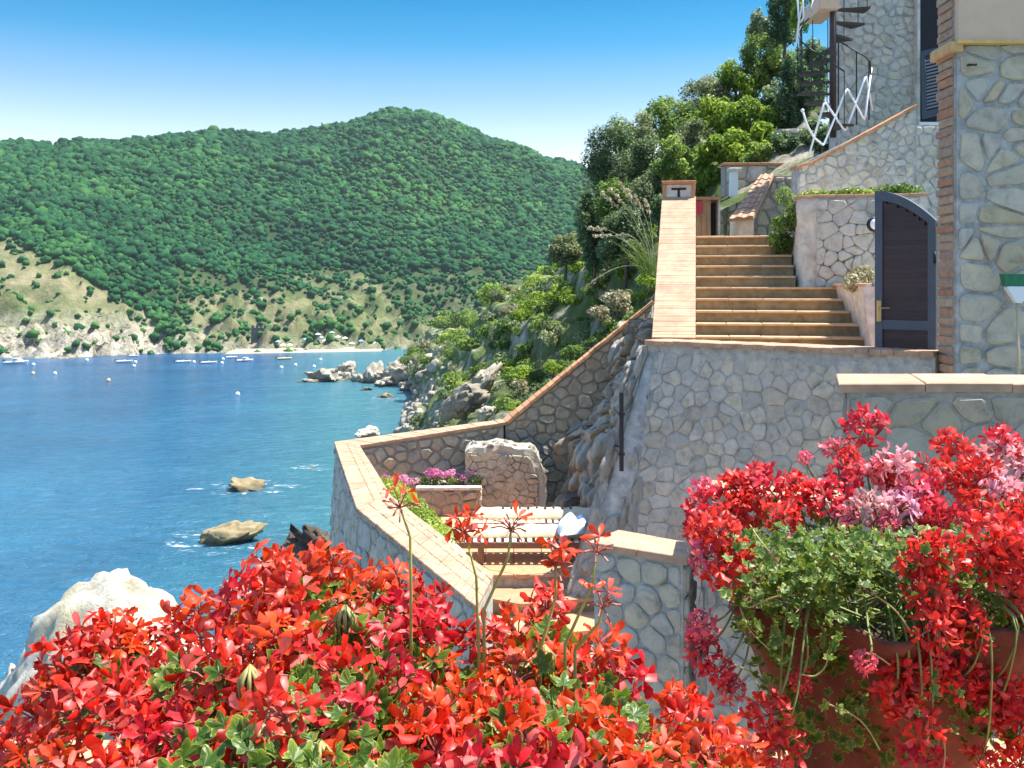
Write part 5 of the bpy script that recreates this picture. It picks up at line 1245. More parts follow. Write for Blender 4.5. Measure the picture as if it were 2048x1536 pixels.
# back wall, level then climbing to the stair
bk = empty('back_wall', (-.5, 16.5, -5), 'stone wall behind the loungers with terracotta coping climbing the slope', 'wall')
K = [Vector((-2.86, 16.15, ZP)), P(1005, 838, 16.6), P(1305, 600, 17.3)]
K2 = [Vector((-2.40, 15.78, ZP)), P(1012, 846, 16.25), P(1305, 612, 16.95)]
K2[1].z = K[1].z; K2[2].z = K[2].z
for k in range(2):
    A, B, C, D = K[k], K2[k], K2[k + 1], K[k + 1]
    brick_run(A, B, C, D, .05, .13, .6, bk, M['brick_cap' if k == 0 else 'brick_red'], seed=70 + k, gap=.005)
    dn = Vector((0, 0, 1)); e = (A - B).normalized() * .05
    bb = [A - e, B + e, C + e, D - e]
    mb = MB(); mb.hexa([Vector((v.x, v.y, -4.6)) for v in bb], [v - dn * .045 for v in bb]); cr_ = mb.build('core', M['mortar_warm'], bk)
    B2, C2 = B + e, C + e; Uv = Vector((C2.x - B2.x, C2.y - B2.y, 0)); Nv = Vector((Uv.y, -Uv.x, 0)).normalized()
    f_ = plane_fn((B2.x, B2.y, 0), Uv, Nv)
    stones([(0.02, B2.z - .08), (Uv.length, C2.z - .08), (Uv.length, -3.6), (.02, -3.6)], .235, .20, f_, bk, M['stone_warm'], 71 + k, gap=.016, h=.03)
# lump of stone wall in front of the back wall
lw = empty('stone_block', P(1010, 1010, 15.4), 'rough brown stone block with sunlit top at the back of the terrace', 'wall')
def blk(u, v, h):
    top_ = -2.44 - .10 * (u / 1.2) - (.55 * max(0, u - 1.0) / .25 if u > 1.0 else 0)
    return Vector((-.72 + u, 15.35 - h - .0 * v, v))
mb = MB(); V = []
nx, nz = 22, 14
def blk_top(u): return -2.40 - .03 * math.sin(u * 9) - .04 * u - (.5 * ((u - 1.0) / .25) ** 1.5 if u > 1.0 else 0) - (.10 * (1 - u / .1) if u < .1 else 0)
for ylay, yy in ((0, 15.35), (1, 16.0)):
    for j in range(nz):
        for i in range(nx):
            u = 1.25 * i / (nx - 1); z = ZF - .1 + (blk_top(u) - ZF + .1) * j / (nz - 1)
            V.append((-.72 + u + .04 * noise.noise(Vector((u * 6, z * 6, ylay))), yy + .06 * noise.noise(Vector((u * 5, z * 5, 3 + ylay))), z + .02 * noise.noise(Vector((u * 12, z * 3, 8)))))
n0 = nx * nz
fs = [(j * nx + i, j * nx + i + 1, (j + 1) * nx + i + 1, (j + 1) * nx + i) for j in range(nz - 1) for i in range(nx - 1)]
fs += [((nz - 1) * nx + i, (nz - 1) * nx + i + 1, n0 + (nz - 1) * nx + i + 1, n0 + (nz - 1) * nx + i) for i in range(nx - 1)]
fs += [(j * nx + nx - 1, n0 + j * nx + nx - 1, n0 + (j + 1) * nx + nx - 1, (j + 1) * nx + nx - 1) for j in range(nz - 1)] + [(j * nx, (j + 1) * nx, n0 + (j + 1) * nx, n0 + j * nx) for j in range(nz - 1)]
mb.add(V, fs); mb.build('core', M['rock_pale'], lw)
stones([(.02, -2.50), (1.0, -2.56), (1.12, -2.9), (1.12, ZF), (.02, ZF)], .15, .12, blk, lw, M['stone_warm'], 81, gap=.006, h=.022, relax=2)
rr = random.Random(8)
for k in range(26):
    u = rr.uniform(.02, 1.22); q = Vector((-.72 + u, 15.35 + rr.uniform(.0, .5), blk_top(u) - .02)); s_ = rr.uniform(.04, .09)
    o = bpy.data.objects.new('cap_stone', RK[k % 6]); o.location = q; o.scale = (s_, s_, s_ * .7); o.rotation_euler = (rr.random(), rr.random(), rr.random() * 6)
    if not RK[k % 6].materials: pass
    link(o, lw)
# terrace planter with pink flowers
tpl = empty('terrace_planter', (-1, 15.2, ZF), 'low stone planter with a pale rim at the back of the terrace', 'planter')
zt3 = -2.97; xa, xb = P(838, 0, 15.2).x, P(960, 0, 15.2).x
mb = MB(); mb.box(xa, xb, 15.0, 15.75, ZF - .1, zt3 - .04); mb.build('core', M['mortar_warm'], tpl)
stones([(xa + .01, ZF), (xb - .01, ZF), (xb - .01, zt3 - .06), (xa + .01, zt3 - .06)], .22, .17, plane_fn((0, 15.0, 0), (1, 0, 0), (0, -1, 0)), tpl, M['stone_brown'], 82, h=.03)
stones([(15.0, ZF), (15.7, ZF), (15.7, zt3 - .06), (15.0, zt3 - .06)], .2, .15, lambda u, v, h: Vector((xb + h, u, v)), tpl, M['stone_warm'], 83, h=.03)  # end in lighter stone than the shaded front, painting its sunlit side
brick_run((xa - .03, 14.96, zt3), (xa - .03, 15.12, zt3), (xb + .03, 15.12, zt3), (xb + .03, 14.96, zt3), .04, .22, .3, tpl, M['plaster'], name='rim_stone', seed=4)
plant('pink_flowers', row_cl((xa + .12, 15.4, zt3 + .1), (xb - .05, 15.35, zt3 + .13), 7, (.10, .10, .07), .04, 5), 900, .04, 'leaf_pink', 'clump of pink flowers in the low stone planter', 'flowers', 15)
plant('planter_greens', row_cl((xa - .1, 15.4, zt3), (xb, 15.35, zt3 + .02), 6, (.13, .10, .06), .04, 6), 900, .045, 'leaf_mid', 'green leaves under the pink flowers in the stone planter', 'plant', 16)
plant('white_flowers', row_cl(P(768, 955, 15.0), P(835, 962, 14.9), 6, (.09, .10, .05), .03, 7), 420, .035, 'leaf_pink', 'sparse pale flowers beside the parapet at the far end of the lime hedge', 'flowers', 17)
# lime green ground cover bed along the parapet
bd = empty('plant_bed', (-1.35, 13, ZF), 'narrow kerbed planting bed along the inside of the parapet', 'planter')
a0, a1 = Vector((-2.02, 14.7, 0)), Vector((-.86, 11.2, 0)); dr = (a1 - a0).normalized(); pr = Vector((-dr.y, dr.x, 0)); pr = pr if pr.x > 0 else -pr
mb = MB(); q4 = [a0 - pr * .12, a0 + pr * .38, a1 + pr * .36, a1 - pr * .1]
mb.hexa([v + Vector((0, 0, ZF - .1)) for v in q4], [v + Vector((0, 0, -2.98)) for v in q4]); mb.build('kerb', M['plaster'], bd)
plant('lime_ground_cover', row_cl(a0 + pr * .15 + Vector((0, 0, -2.84)), a1 + pr * .15 + Vector((0, 0, -2.84)), 26, (.20, .17, .11), .04, 8), 5200, .045, 'leaf_lime', 'lime green cushion of ground cover along the inside of the parapet', 'plant', 18)
# kerb steps down from the terrace
sd = empty('terrace_steps', (.4, 11.6, -3.9), 'two terracotta edged steps leading down from the terrace', 'steps')
for k, (y0, y1, z) in enumerate(((11.35, 11.95, ZF - .16), (10.75, 11.4, ZF - .32), (9.6, 10.8, ZF - .48))):
    mb = MB(); A_ = [(-.25 - .0 * k, y0 + .2), (.1, y0), (1.4, y0 + .35), (1.4, y1 + .3), (-.4, y1)]
    n = len(A_); vs = [(*a, z - .5) for a in A_] + [(*a, z - .04) for a in A_]; mb.add(vs, [tuple(range(n, 2 * n))] + [(i, (i + 1) % n, n + (i + 1) % n, n + i) for i in range(n)]); st_ = mb.build('step', M['riser'], sd)
    A2 = [(-.27, y0 + .19), (.1, y0 - .03), (1.42, y0 + .32), (1.42, y1 + .3), (-.4, y1)]
    mb = MB(); vs = [(*a, z - .038) for a in A2] + [(*a, z) for a in A2]; mb.add(vs, [tuple(range(n, 2 * n)), tuple(range(n - 1, -1, -1))] + [(i, (i + 1) % n, n + (i + 1) % n, n + i) for i in range(n)]); mb.build('tread', M['tile'], st_)
mb = MB(); mb.add([(-.27, 12.12, ZF - .045), (.1, 11.9, ZF - .045), (1.42, 12.2, ZF - .045), (1.42, 12.4, ZF - .045), (-.4, 12.4, ZF - .045), (-.27, 12.12, ZF + .004), (.1, 11.9, ZF + .004), (1.42, 12.2, ZF + .004), (1.42, 12.4, ZF + .004), (-.4, 12.4, ZF + .004)], [(5, 6, 7, 8, 9), (0, 1, 6, 5), (1, 2, 7, 6)]); mb.build('nosing', M['brick_red'], sd)

# sun loungers
def lounger(x0, x1, y, label, dark=False, cush=True, striped=False):
    o = empty('sun_lounger', ((x0 + x1) / 2, y, ZF), label, 'sun lounger'); wd = .62; zs = ZF + .27
    wood = M['darkslat'] if dark else M['teak']
    for yy in (y - wd / 2, y + wd / 2 - .04):
        mb = MB(); mb.box(x0, x1, yy, yy + .04, zs - .07, zs, .005); mb.build('side_rail', wood, o)
    for xx in (x0 + .30, x1 - .35):
        for yy in (y - wd / 2, y + wd / 2 - .05):
            mb = MB(); mb.box(xx, xx + .06, yy + .002, yy + .048, ZF + .004, zs - .072); mb.build('leg', wood, o)
    n = 20
    for k in range(n):
        xx = x0 + .05 + (x1 - x0 - .12) * k / (n - 1)
        mb = MB(); mb.box(xx, xx + .055, y - wd / 2 + .002, y + wd / 2 - .002, zs + .002, zs + .022, .004); mb.build('slat', M['darkslat'] if dark else M['slatwhite'], o)
    if cush:
        nx, ny = 30, 8; V = []; L = x1 - x0
        for lay in (0, 1):
            for i in range(nx):
                for j in range(ny):
                    u, v = i / (nx - 1), j / (ny - 1); ed = min(1, min(u, 1 - u) * 14, min(v, 1 - v) * 6) ** .5 if 0 < u < 1 and 0 < v < 1 else 0
                    zz_ = zs + .026 + (.02 + .075 * ed + .008 * math.sin(u * 40) * ed if lay else 0)
                    V.append((x0 + .02 + u * (L * .94), y - wd / 2 + .13 + v * (wd - .2) + .012 * math.sin(u * 25), zz_))
        n0 = nx * ny; fs = []
        for i in range(nx - 1):
            for j in range(ny - 1): fs += [(i * ny + j, i * ny + j + 1, (i + 1) * ny + j + 1, (i + 1) * ny + j), (n0 + i * ny + j, n0 + (i + 1) * ny + j, n0 + (i + 1) * ny + j + 1, n0 + i * ny + j + 1)]
        rim = [(i, 0) for i in range(nx)] + [(nx - 1, j) for j in range(1, ny)] + [(i, ny - 1) for i in range(nx - 2, -1, -1)] + [(0, j) for j in range(ny - 2, 0, -1)]
        for k in range(len(rim)):
            a, b_ = rim[k], rim[(k + 1) % len(rim)]; ia, ib = a[0] * ny + a[1], b_[0] * ny + b_[1]; fs.append((ia, ib, n0 + ib, n0 + ia))
        mb = MB(); mb.add(V, fs); cu = mb.build('cushion', M['cushion'], o, True)
        for k in range(9 if striped else 0):
            xx = x0 + .42 + k * .115
            mb = MB(); mb.box(xx, xx + .022, y + .02, y + .17, zs + .118, zs + .145); mb.build('stripe', M['darkslat'], cu)
    return o
lounger(-.72, 1.22, 12.65, 'wooden sun lounger with a cream cushion, the one nearer the steps')
lounger(-.55, 1.25, 13.65, 'sun lounger with a dark striped cream cushion behind the nearer one', striped=True)
lounger(.75, 1.75, 13.05, 'dark slatted lounger end half hidden by the rock', True, False)  # lounger head in shade, its darkness put into the slat colour
# towels on the loungers
def towel(c, rx, ry, h, mat, label, seed):
    V = []; n = 20
    for i in range(n):
        for j in range(n):
            u, v = i / (n - 1) * 2 - 1, j / (n - 1) * 2 - 1; e = max(0, 1 - u * u) * max(0, 1 - v * v)
            z = h * (e ** .5) * (1 + .5 * noise.noise(Vector((u * 2.5 + seed, v * 2.5, 0)))) + .02
            V.append((c[0] + rx * u * (1 - .15 * v * v), c[1] + ry * v + .1 * u, c[2] + z))
    mb = MB(); mb.add(V, [(i * n + j, (i + 1) * n + j, (i + 1) * n + j + 1, i * n + j + 1) for i in range(n - 1) for j in range(n - 1)]); mb.build('towel', mat, None, True, label=label, cat='towel')
towel((.78, 12.6, ZF + .36), .22, .28, .17, M['towel'], 'crumpled pale blue towel heaped on the nearer lounger', 1)
towel((1.12, 12.75, ZF + .36), .20, .20, .10, M['towel2'], 'pale mint towel beside the blue one', 4)

plant('cliff_tuft', [(np.array(P(1277, 850, 12.35)), (.07, .07, .10)), (np.array(P(1272, 862, 12.3)), (.06, .06, .08))], 260, .04, 'leaf_mid', 'small green tuft growing from the rock beside the black pipe', 'plant', 31)
plant('cliff_tuft', [(np.array(P(1290, 728, 12.9)), (.06, .06, .12)), (np.array(P(1287, 742, 12.85)), (.05, .05, .1))], 260, .04, 'leaf_mid', 'small green tuft on the rock just under the stair parapet foot', 'plant', 32)
for zz_ in (-.75, .25):
    mb = MB(); a_ = GP(GW - .01, zz_, .03); mb.tube([a_, a_ + Vector((0, 0, .12))], .016, 8); hg = mb.build('hinge', M['iron'], gate, True)
# ------------------------------------------------------------------ walls closer to the viewer
def cap_wall(name, quad, z, depth, label, mat, seed, sx, sy, stone, core, thick=.06, along=.24, across=.3, face=None, sh=.025):
    o = empty(name, (quad[0][0], quad[0][1], z - depth), label, 'wall'); A, B, C, D = [Vector((*p_, z)) for p_ in quad]
    brick_run(A, B, C, D, thick, along, across, o, mat, name='coping_tile', seed=seed, gap=.004)
    c = (A + B + C + D) / 4; ins = [v + (c - v).normalized() * .05 for v in (A, B, C, D)]
    mb = MB(); mb.hexa([v - Vector((0, 0, depth)) for v in ins], [v - Vector((0, 0, thick - .005)) for v in ins]); mb.build('core', core, o)
    for (p_, q_) in (face or []):
        a, b_ = ins[p_], ins[q_]; Uv = b_ - a; Nv = Vector((Uv.y, -Uv.x, 0)).normalized()
        if Nv.dot(a - c) < 0: Nv = -Nv
        stones([(.01, z - thick - .02), (Uv.length - .01, z - thick - .02), (Uv.length - .01, z - depth), (.01, z - depth)], sx, sy, plane_fn((a.x, a.y, 0), Uv, Nv), o, stone, seed + 1, gap=.012, h=sh)
    return o
# A outer-left, B back-left, C back-right, D front-right
cap_wall('near_wall', [(.60, 7.93), (.88, 8.33), (1.47, 7.86), (1.30, 7.46)], -2.0, 2.6, 'grey stone wall end with a pale terracotta cap below the terrace', M['brick_cap'], 90, .21, .19, M['stone'], M['mortar'], along=.4, across=.6, face=[(0, 3), (3, 2), (0, 1)])
cap_wall('mid_wall', [(1.40, 7.55), (1.50, 8.0), (2.6, 7.5), (2.45, 7.1)], -1.52, 3.2, 'stone wall with terracotta coping half hidden by the potted geranium', M['brick_cap'], 92, .21, .19, M['stone'], M['mortar'], along=.3, across=.5, face=[(0, 3), (0, 1)])
cap_wall('low_wall', [(1.76, 5.42), (1.94, 6.02), (4.6, 6.0), (4.6, 5.45)], -.515, 3.0, 'low stone wall with a wide sunlit terracotta coping in front of the pillar', M['brick_cap'], 94, .23, .17, M['stone_warm'], M['mortar_warm'], along=.45, across=.7, thick=.05, face=[(0, 3), (0, 1)], sh=.012)
# broom standing upside down against the pillar
bx = P(2040, 0, 9.45).x; br = empty('broom', (bx - .02, 9.4, -1.2), 'upturned broom with green bristles and a wooden stick leaning by the pillar', 'broom')
zh = P(0, 604, 9.45).z
mb = MB(); mb.tube([(bx - .035, 9.38, -1.2), (bx, 9.5, zh)], .014, 8); mb.build('stick', M['handle'], br, True)
mb = MB(); zt_ = P(0, 573, 9.45).z; w0, w1 = .025, .125
mb.hexa([(bx - w0, 9.46, zh - .01), (bx + w0, 9.46, zh - .01), (bx + w0, 9.52, zh - .01), (bx - w0, 9.52, zh - .01)], [(bx - w1, 9.45, zt_), (bx + w1, 9.45, zt_), (bx + w1, 9.53, zt_), (bx - w1, 9.53, zt_)], .01); mb.build('head', M['plasticwhite'], br)
mb = MB(); zg = P(0, 548, 9.45).z; w2_ = .155
mb.hexa([(bx - w1 - .005, 9.455, zt_ + .002), (bx + w1 + .005, 9.455, zt_ + .002), (bx + w1 + .005, 9.525, zt_ + .002), (bx - w1 - .005, 9.525, zt_ + .002)], [(bx - w2_, 9.44, zg), (bx + w2_, 9.44, zg), (bx + w2_, 9.54, zg), (bx - w2_, 9.54, zg)]); mb.build('bristles', M['broomgreen'], br)
# small black marks on the pillar stone
for px, w_ in ((1939, 3.2), (1945, 2.2), (1952, 2.4)):
    q = P(px, 129, 9.64); mb = MB(); s_ = w_ * 9.64 / F
    mb.box(q.x - s_ / 2, q.x + s_ / 2, q.y - .012, q.y + .06, q.z - .007, q.z + .007); mb.build('hook', M['iron'], hs_o)
mb = MB(); mb.box(-3, 7, 2.7, 11, -5.6, -5.2); mb.build('lower_ground', M['rock'], None, kind='structure', label='rocky ground below the terraces')
#@@PART3
# ------------------------------------------------------------------ viewer's ledge with the potted geraniums
ZL = -1.15
lg = empty('ledge_wall', (0, 1.6, -4), 'broad terracotta tiled ledge carrying the potted geraniums', 'wall')
mb = MB(); mb.box(-1.5, 2.2, .55, 2.55, -5.4, ZL - .03); mb.build('core', M['mortar'], lg)
for i in range(12):
    for j in range(6):
        x, y = -1.5 + i * .31, .56 + j * .335; mb = MB(); mb.box(x + .004, x + .306, y + .004, y + .331, ZL - .03, ZL + random.uniform(-.002, .002), .006); mb.build('ledge_tile', M['tile'], lg)

# ---- flower pieces
def petal(L, W, cup, curl, notch=.1, nu=4, nv=3, rp=0.0):
    """petal from the origin along +x, face up +z"""
    V = []
    for i in range(nu + 1):
        u = i / nu; wv = W * (0.16 + 0.84 * math.sin(min(1, u * 1.12) * math.pi * .62) ** 1.2) * (1 if u < .85 else .86)
        for j in range(nv):
            v = j / (nv - 1) * 2 - 1
            V.append((L * u * (1 - (notch if (i == nu and j == nv // 2) else 0) - .10 * v * v * u), wv * .5 * v, cup * v * v * W * u + curl * L * u * u + (rp * W * .22 * math.sin(i * 2.3 + j * 2.9 + rp * 9) * u)))
    Fc = [(i * nv + j, (i + 1) * nv + j, (i + 1) * nv + j + 1, i * nv + j + 1) for i in range(nu) for j in range(nv - 1)]
    return np.array(V), Fc
def floret(seed, nu=4, S_=1.0):
    r = random.Random(seed); mb = MB()
    open_ = r.uniform(.25, 1.0)
    for k, a in enumerate((68, 112, 200, 270, 340)):
        up_ = k < 2
        L = (.026 if up_ else .024) * r.uniform(.8, 1.15) * S_; W = (.0095 if up_ else .0125) * r.uniform(.8, 1.2) * S_
        V, Fc = petal(L, W, r.uniform(-.5, .6), r.uniform(-.7, .5), r.uniform(0, .2), nu, 3, r.uniform(-1, 1))
        el = R(r.uniform(5, 75) * (1.2 - open_)); az = R(a + r.gauss(0, 14)); tw = r.gauss(0, .5)
        Rm = Matrix.Rotation(az, 3, 'Z') @ Matrix.Rotation(-el, 3, 'Y') @ Matrix.Rotation(tw, 3, 'X')
        vs = [Rm @ Vector((v[0] + .002, v[1], v[2])) for v in V]
        b = len(mb.v); mb.v += [tuple(v) for v in vs]; mb.f += [tuple(i + b for i in f) for f in Fc]
        base_t = r.gauss(.5, .16) if r.random() > .10 else r.uniform(.85, .98); mb.t += [min(1, max(0, base_t + (-.30 if (i // 3) == 0 else -.12 if (i // 3) == 1 else .04) + (.07 if i % 3 == 1 else -.03) + r.gauss(0, .06))) for i in range(len(vs))]  # a few petals get a high tint, as highlights in the colour
    return mb
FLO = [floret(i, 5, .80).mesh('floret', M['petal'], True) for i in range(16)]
M['tendril'] = simple('dry_tendril', (0.30, 0.26, 0.10), .7, var=.3, scale=30)
M['stem2'] = simple('yellow_stem', (0.34, 0.32, 0.07), .6, var=.3, scale=30)
M['calyx'] = simple('calyx', (0.30, 0.26, 0.08), .6, var=.3, scale=80)
def head_mesh(seed, nf, rad, merged):
    """pedicels (and florets when merged) of one umbel, axis +z, foot at the origin; returns mesh(es) and floret frames"""
    r = random.Random(seed); ped = MB(); frames = []; fl = MB()
    for k in range(nf):
        th = math.acos(1 - (k + .5) / nf * 1.35); ph = k * 2.39996 + r.uniform(-.35, .35)
        dv = Vector((math.sin(th) * math.cos(ph), math.sin(th) * math.sin(ph), math.cos(th)))
        L = rad * r.uniform(.75, 1.15); e = dv * L
        m1 = Vector((0, 0, L * .35)).lerp(e, .55)
        ped.tube([(0, 0, 0), m1, e], [.0012, .0011, .0017], 4)
        ax = (dv + Vector((r.gauss(0, .25), r.gauss(0, .25), r.gauss(0, .2)))).normalized()
        q = Vector((0, 0, 1)).rotation_difference(ax) @ Quaternion((0, 0, 1), r.uniform(0, 6.28))
        frames.append((e, q, r.uniform(.85, 1.15)))
        if merged:
            f = floret(seed * 50 + k, 3, .92); b = len(fl.v)
            fl.v += [tuple(e + q @ Vector(v)) for v in f.v]; fl.f += [tuple(i + b for i in g) for g in f.f]; fl.t += f.t
    for k in range(4):   # buds
        ph = r.uniform(0, 6.28); e = Vector((math.cos(ph) * .6, math.sin(ph) * .6, r.uniform(.1, .8))).normalized() * rad * .6
        ped.tube([(0, 0, 0), e * .6, e, e * 1.25], [.001, .001, .0028, .0008], 4)
    return ped, fl, frames
HV = [head_mesh(300 + i, 12, .030, False) for i in range(6)]
PEDM = [h[0].mesh('flower_head', M['pedicel']) for h in HV]
HB = [head_mesh(400 + i, 15, .032, True) for i in range(7)]
HBM = []
for ped, fl, fr_ in HB:
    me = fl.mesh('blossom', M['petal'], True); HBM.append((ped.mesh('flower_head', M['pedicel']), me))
def leaf_mesh(seed):
    r = random.Random(seed); n = 5; pts = []
    lob = [(-125, .72), (-62, .95), (0, 1.1), (62, .95), (125, .72)]
    out = []
    for k, (a, l) in enumerate(lob):
        for da, s_ in ((-22, .80), (-9, .96), (0, 1.05), (9, .96), (22, .80)):
            out.append((a + da, l * s_ * r.uniform(.95, 1.05)))
        if k < 4: out.append(((a + lob[k + 1][0]) / 2, .60))
    mb = MB(); c = (0, 0, 0); vs = [c]; ti = [.28]
    for sc, t0 in ((.55, .38), (.88, .52), (1.0, .86)):
        for a, l in out:
            rr_ = l * sc; x, y = rr_ * math.cos(R(a)), rr_ * math.sin(R(a))
            z = .16 * rr_ * rr_ * (1 + .6 * math.cos(R(a) * 5)) - .05 * rr_ + r.gauss(0, .012)
            vs.append((x + .25, y, z)); ti.append(min(1, max(0, t0 + r.gauss(0, .06))))
    n = len(out); fs = [(0, 1 + i, 2 + i) for i in range(n - 1)]
    for q in range(2): fs += [(1 + q * n + i, 1 + (q + 1) * n + i, 2 + (q + 1) * n + i, 2 + q * n + i) for i in range(n - 1)]
    mb.v = vs; mb.f = fs; mb.t = ti
    mb.tube([(.22, 0, -.01), (-.3, 0, -.12), (-.9, .05, -.5)], [.035, .03, .03], 4, .5)
    return mb
LEAF = [leaf_mesh(600 + i).mesh('leaf', M['leaf_ger'], False) for i in range(6)]
RED = (.70, .026, .010, 1); ORED = (.78, .070, .010, 1); CRIM = (.66, .020, .028, 1); PINK = (.76, .08, .13, 1); PALE = (.80, .30, .36, 1)
def place(name, me, parent, loc, q, s_, color=None):
    o = bpy.data.objects.new(name, me); COL.objects.link(o); o.parent = parent
    o.location = loc; o.rotation_mode = 'QUATERNION'; o.rotation_quaternion = q; o.scale = (s_, s_, s_)
    if color: o.color = color
    return o
def stem_to(parent, root, e, ax, r, rad=.0028):
    a = Vector(root); c1 = a.lerp(e, .5) + Vector((r.gauss(0, .02), r.gauss(0, .02), -.03)); c2 = e - Vector(ax) * .06
    pts = []
    for i in range(8):
        u = i / 7; pts.append(a * (1 - u) ** 3 + c1 * 3 * u * (1 - u) ** 2 + c2 * 3 * u * u * (1 - u) + e * u ** 3)
    mb = MB(); mb.tube(pts, [rad * (1.3 - .05 * i) for i in range(8)], 5); mb.build('stem', M['stem'], parent, True)
def add_leaf(parent, p_, r, sc, face=(0, -.35, .8)):
    n_ = (Vector(face) + Vector((r.gauss(0, .55), r.gauss(0, .45), r.gauss(0, .35)))).normalized()
    q = Vector((0, 0, 1)).rotation_difference(n_) @ Quaternion((0, 0, 1), r.uniform(0, 6.28))
    return place('leaf', LEAF[r.randrange(6)], parent, p_ - wloc(parent), q, sc * r.uniform(.7, 1.2))
def leaf_mass(parent, pts, r, sc):
    V = []; Fc = []; ti = []
    for p_ in pts:
        me = LEAF[r.randrange(6)]
    # one joined part: same leaves, many
    src = [leaf_mesh(700 + i) for i in range(3)]; mb = MB()
    for p_ in pts:
        n_ = Vector((r.gauss(0, .6), -.3 + r.gauss(0, .5), .7 + r.gauss(0, .35))).normalized()
        q = Vector((0, 0, 1)).rotation_difference(n_) @ Quaternion((0, 0, 1), r.uniform(0, 6.28)); s_ = sc * r.uniform(.6, 1.1); m_ = src[r.randrange(3)]
        b = len(mb.v); mb.v += [tuple(Vector(p_) + (q @ Vector(v)) * s_) for v in m_.v]; mb.f += [tuple(i + b for i in f) for f in m_.f]; k = r.gauss(0, .08); mb.t += [min(1, max(0, t_ + k)) for t_ in m_.t]
    return mb.build('leaf_mass', M['leaf_ger'], parent, kind='stuff')

# ---- long planter with three red geraniums in front
box = empty('planter_box', (-.25, 1.22, ZL), 'long terracotta planter box under the red geraniums', 'planter')
mb = MB(); x0, x1, y0, y1, za, zb_ = -.86, .42, 1.06, 1.36, ZL + .004, -.72
mb.hexa([(x0 + .04, y0 + .03, za), (x1 - .04, y0 + .03, za), (x1 - .04, y1 - .03, za), (x0 + .04, y1 - .03, za)], [(x0, y0, zb_), (x1, y0, zb_), (x1, y1, zb_), (x0, y1, zb_)]); mb.build('body', M['pot'], box)
mb = MB(); mb.box(x0 + .02, x1 - .02, y0 + .02, y1 - .02, zb_ + .002, zb_ + .012); mb.build('soil', M['soil'], box)
TOP = [(-80, 1440), (0, 1425), (60, 1375), (105, 1290), (135, 1225), (240, 1200), (300, 1225), (360, 1160), (430, 1130), (500, 1110), (560, 1075), (640, 1075), (690, 1045), (760, 1090), (840, 1120), (880, 1180), (905, 1260), (960, 1215), (1040, 1180), (1100, 1150), (1180, 1185), (1250, 1240), (1310, 1320), (1380, 1365), (1440, 1415), (1490, 1470), (1500, 1560)]
GREEN = [(a_, b_, c_ * 1.2, d_ * 1.2) for a_, b_, c_, d_ in [(620, 1400, 150, 60), (800, 1390, 130, 70), (1000, 1370, 140, 60), (900, 1470, 260, 60), (1180, 1310, 110, 60), (760, 1300, 60, 40), (560, 1440, 100, 60), (1230, 1420, 80, 40), (1260, 1320, 60, 40), (440, 1290, 60, 40), (480, 1480, 60, 50), (860, 1340, 120, 40), (1080, 1420, 120, 50), (1300, 1480, 60, 40), (180, 1500, 50, 40)]]
def depth_at(px, py):
    return 1.52 - .5 * min(1, max(0, (py - lerp(TOP, px)) / 330.0)) - .04 * math.sin(px / 70.0)
r = random.Random(77)
GL = [('red geranium filling the left end of the planter', -200, 250), ('red geranium second from the left end of the planter', 250, 560), ('tallest red geranium in the middle of the planter', 560, 860), ('red geranium second from the urn, with the tall sparse blooms', 860, 1160), ('orange red geranium at the urn end of the planter', 1160, 1560)]
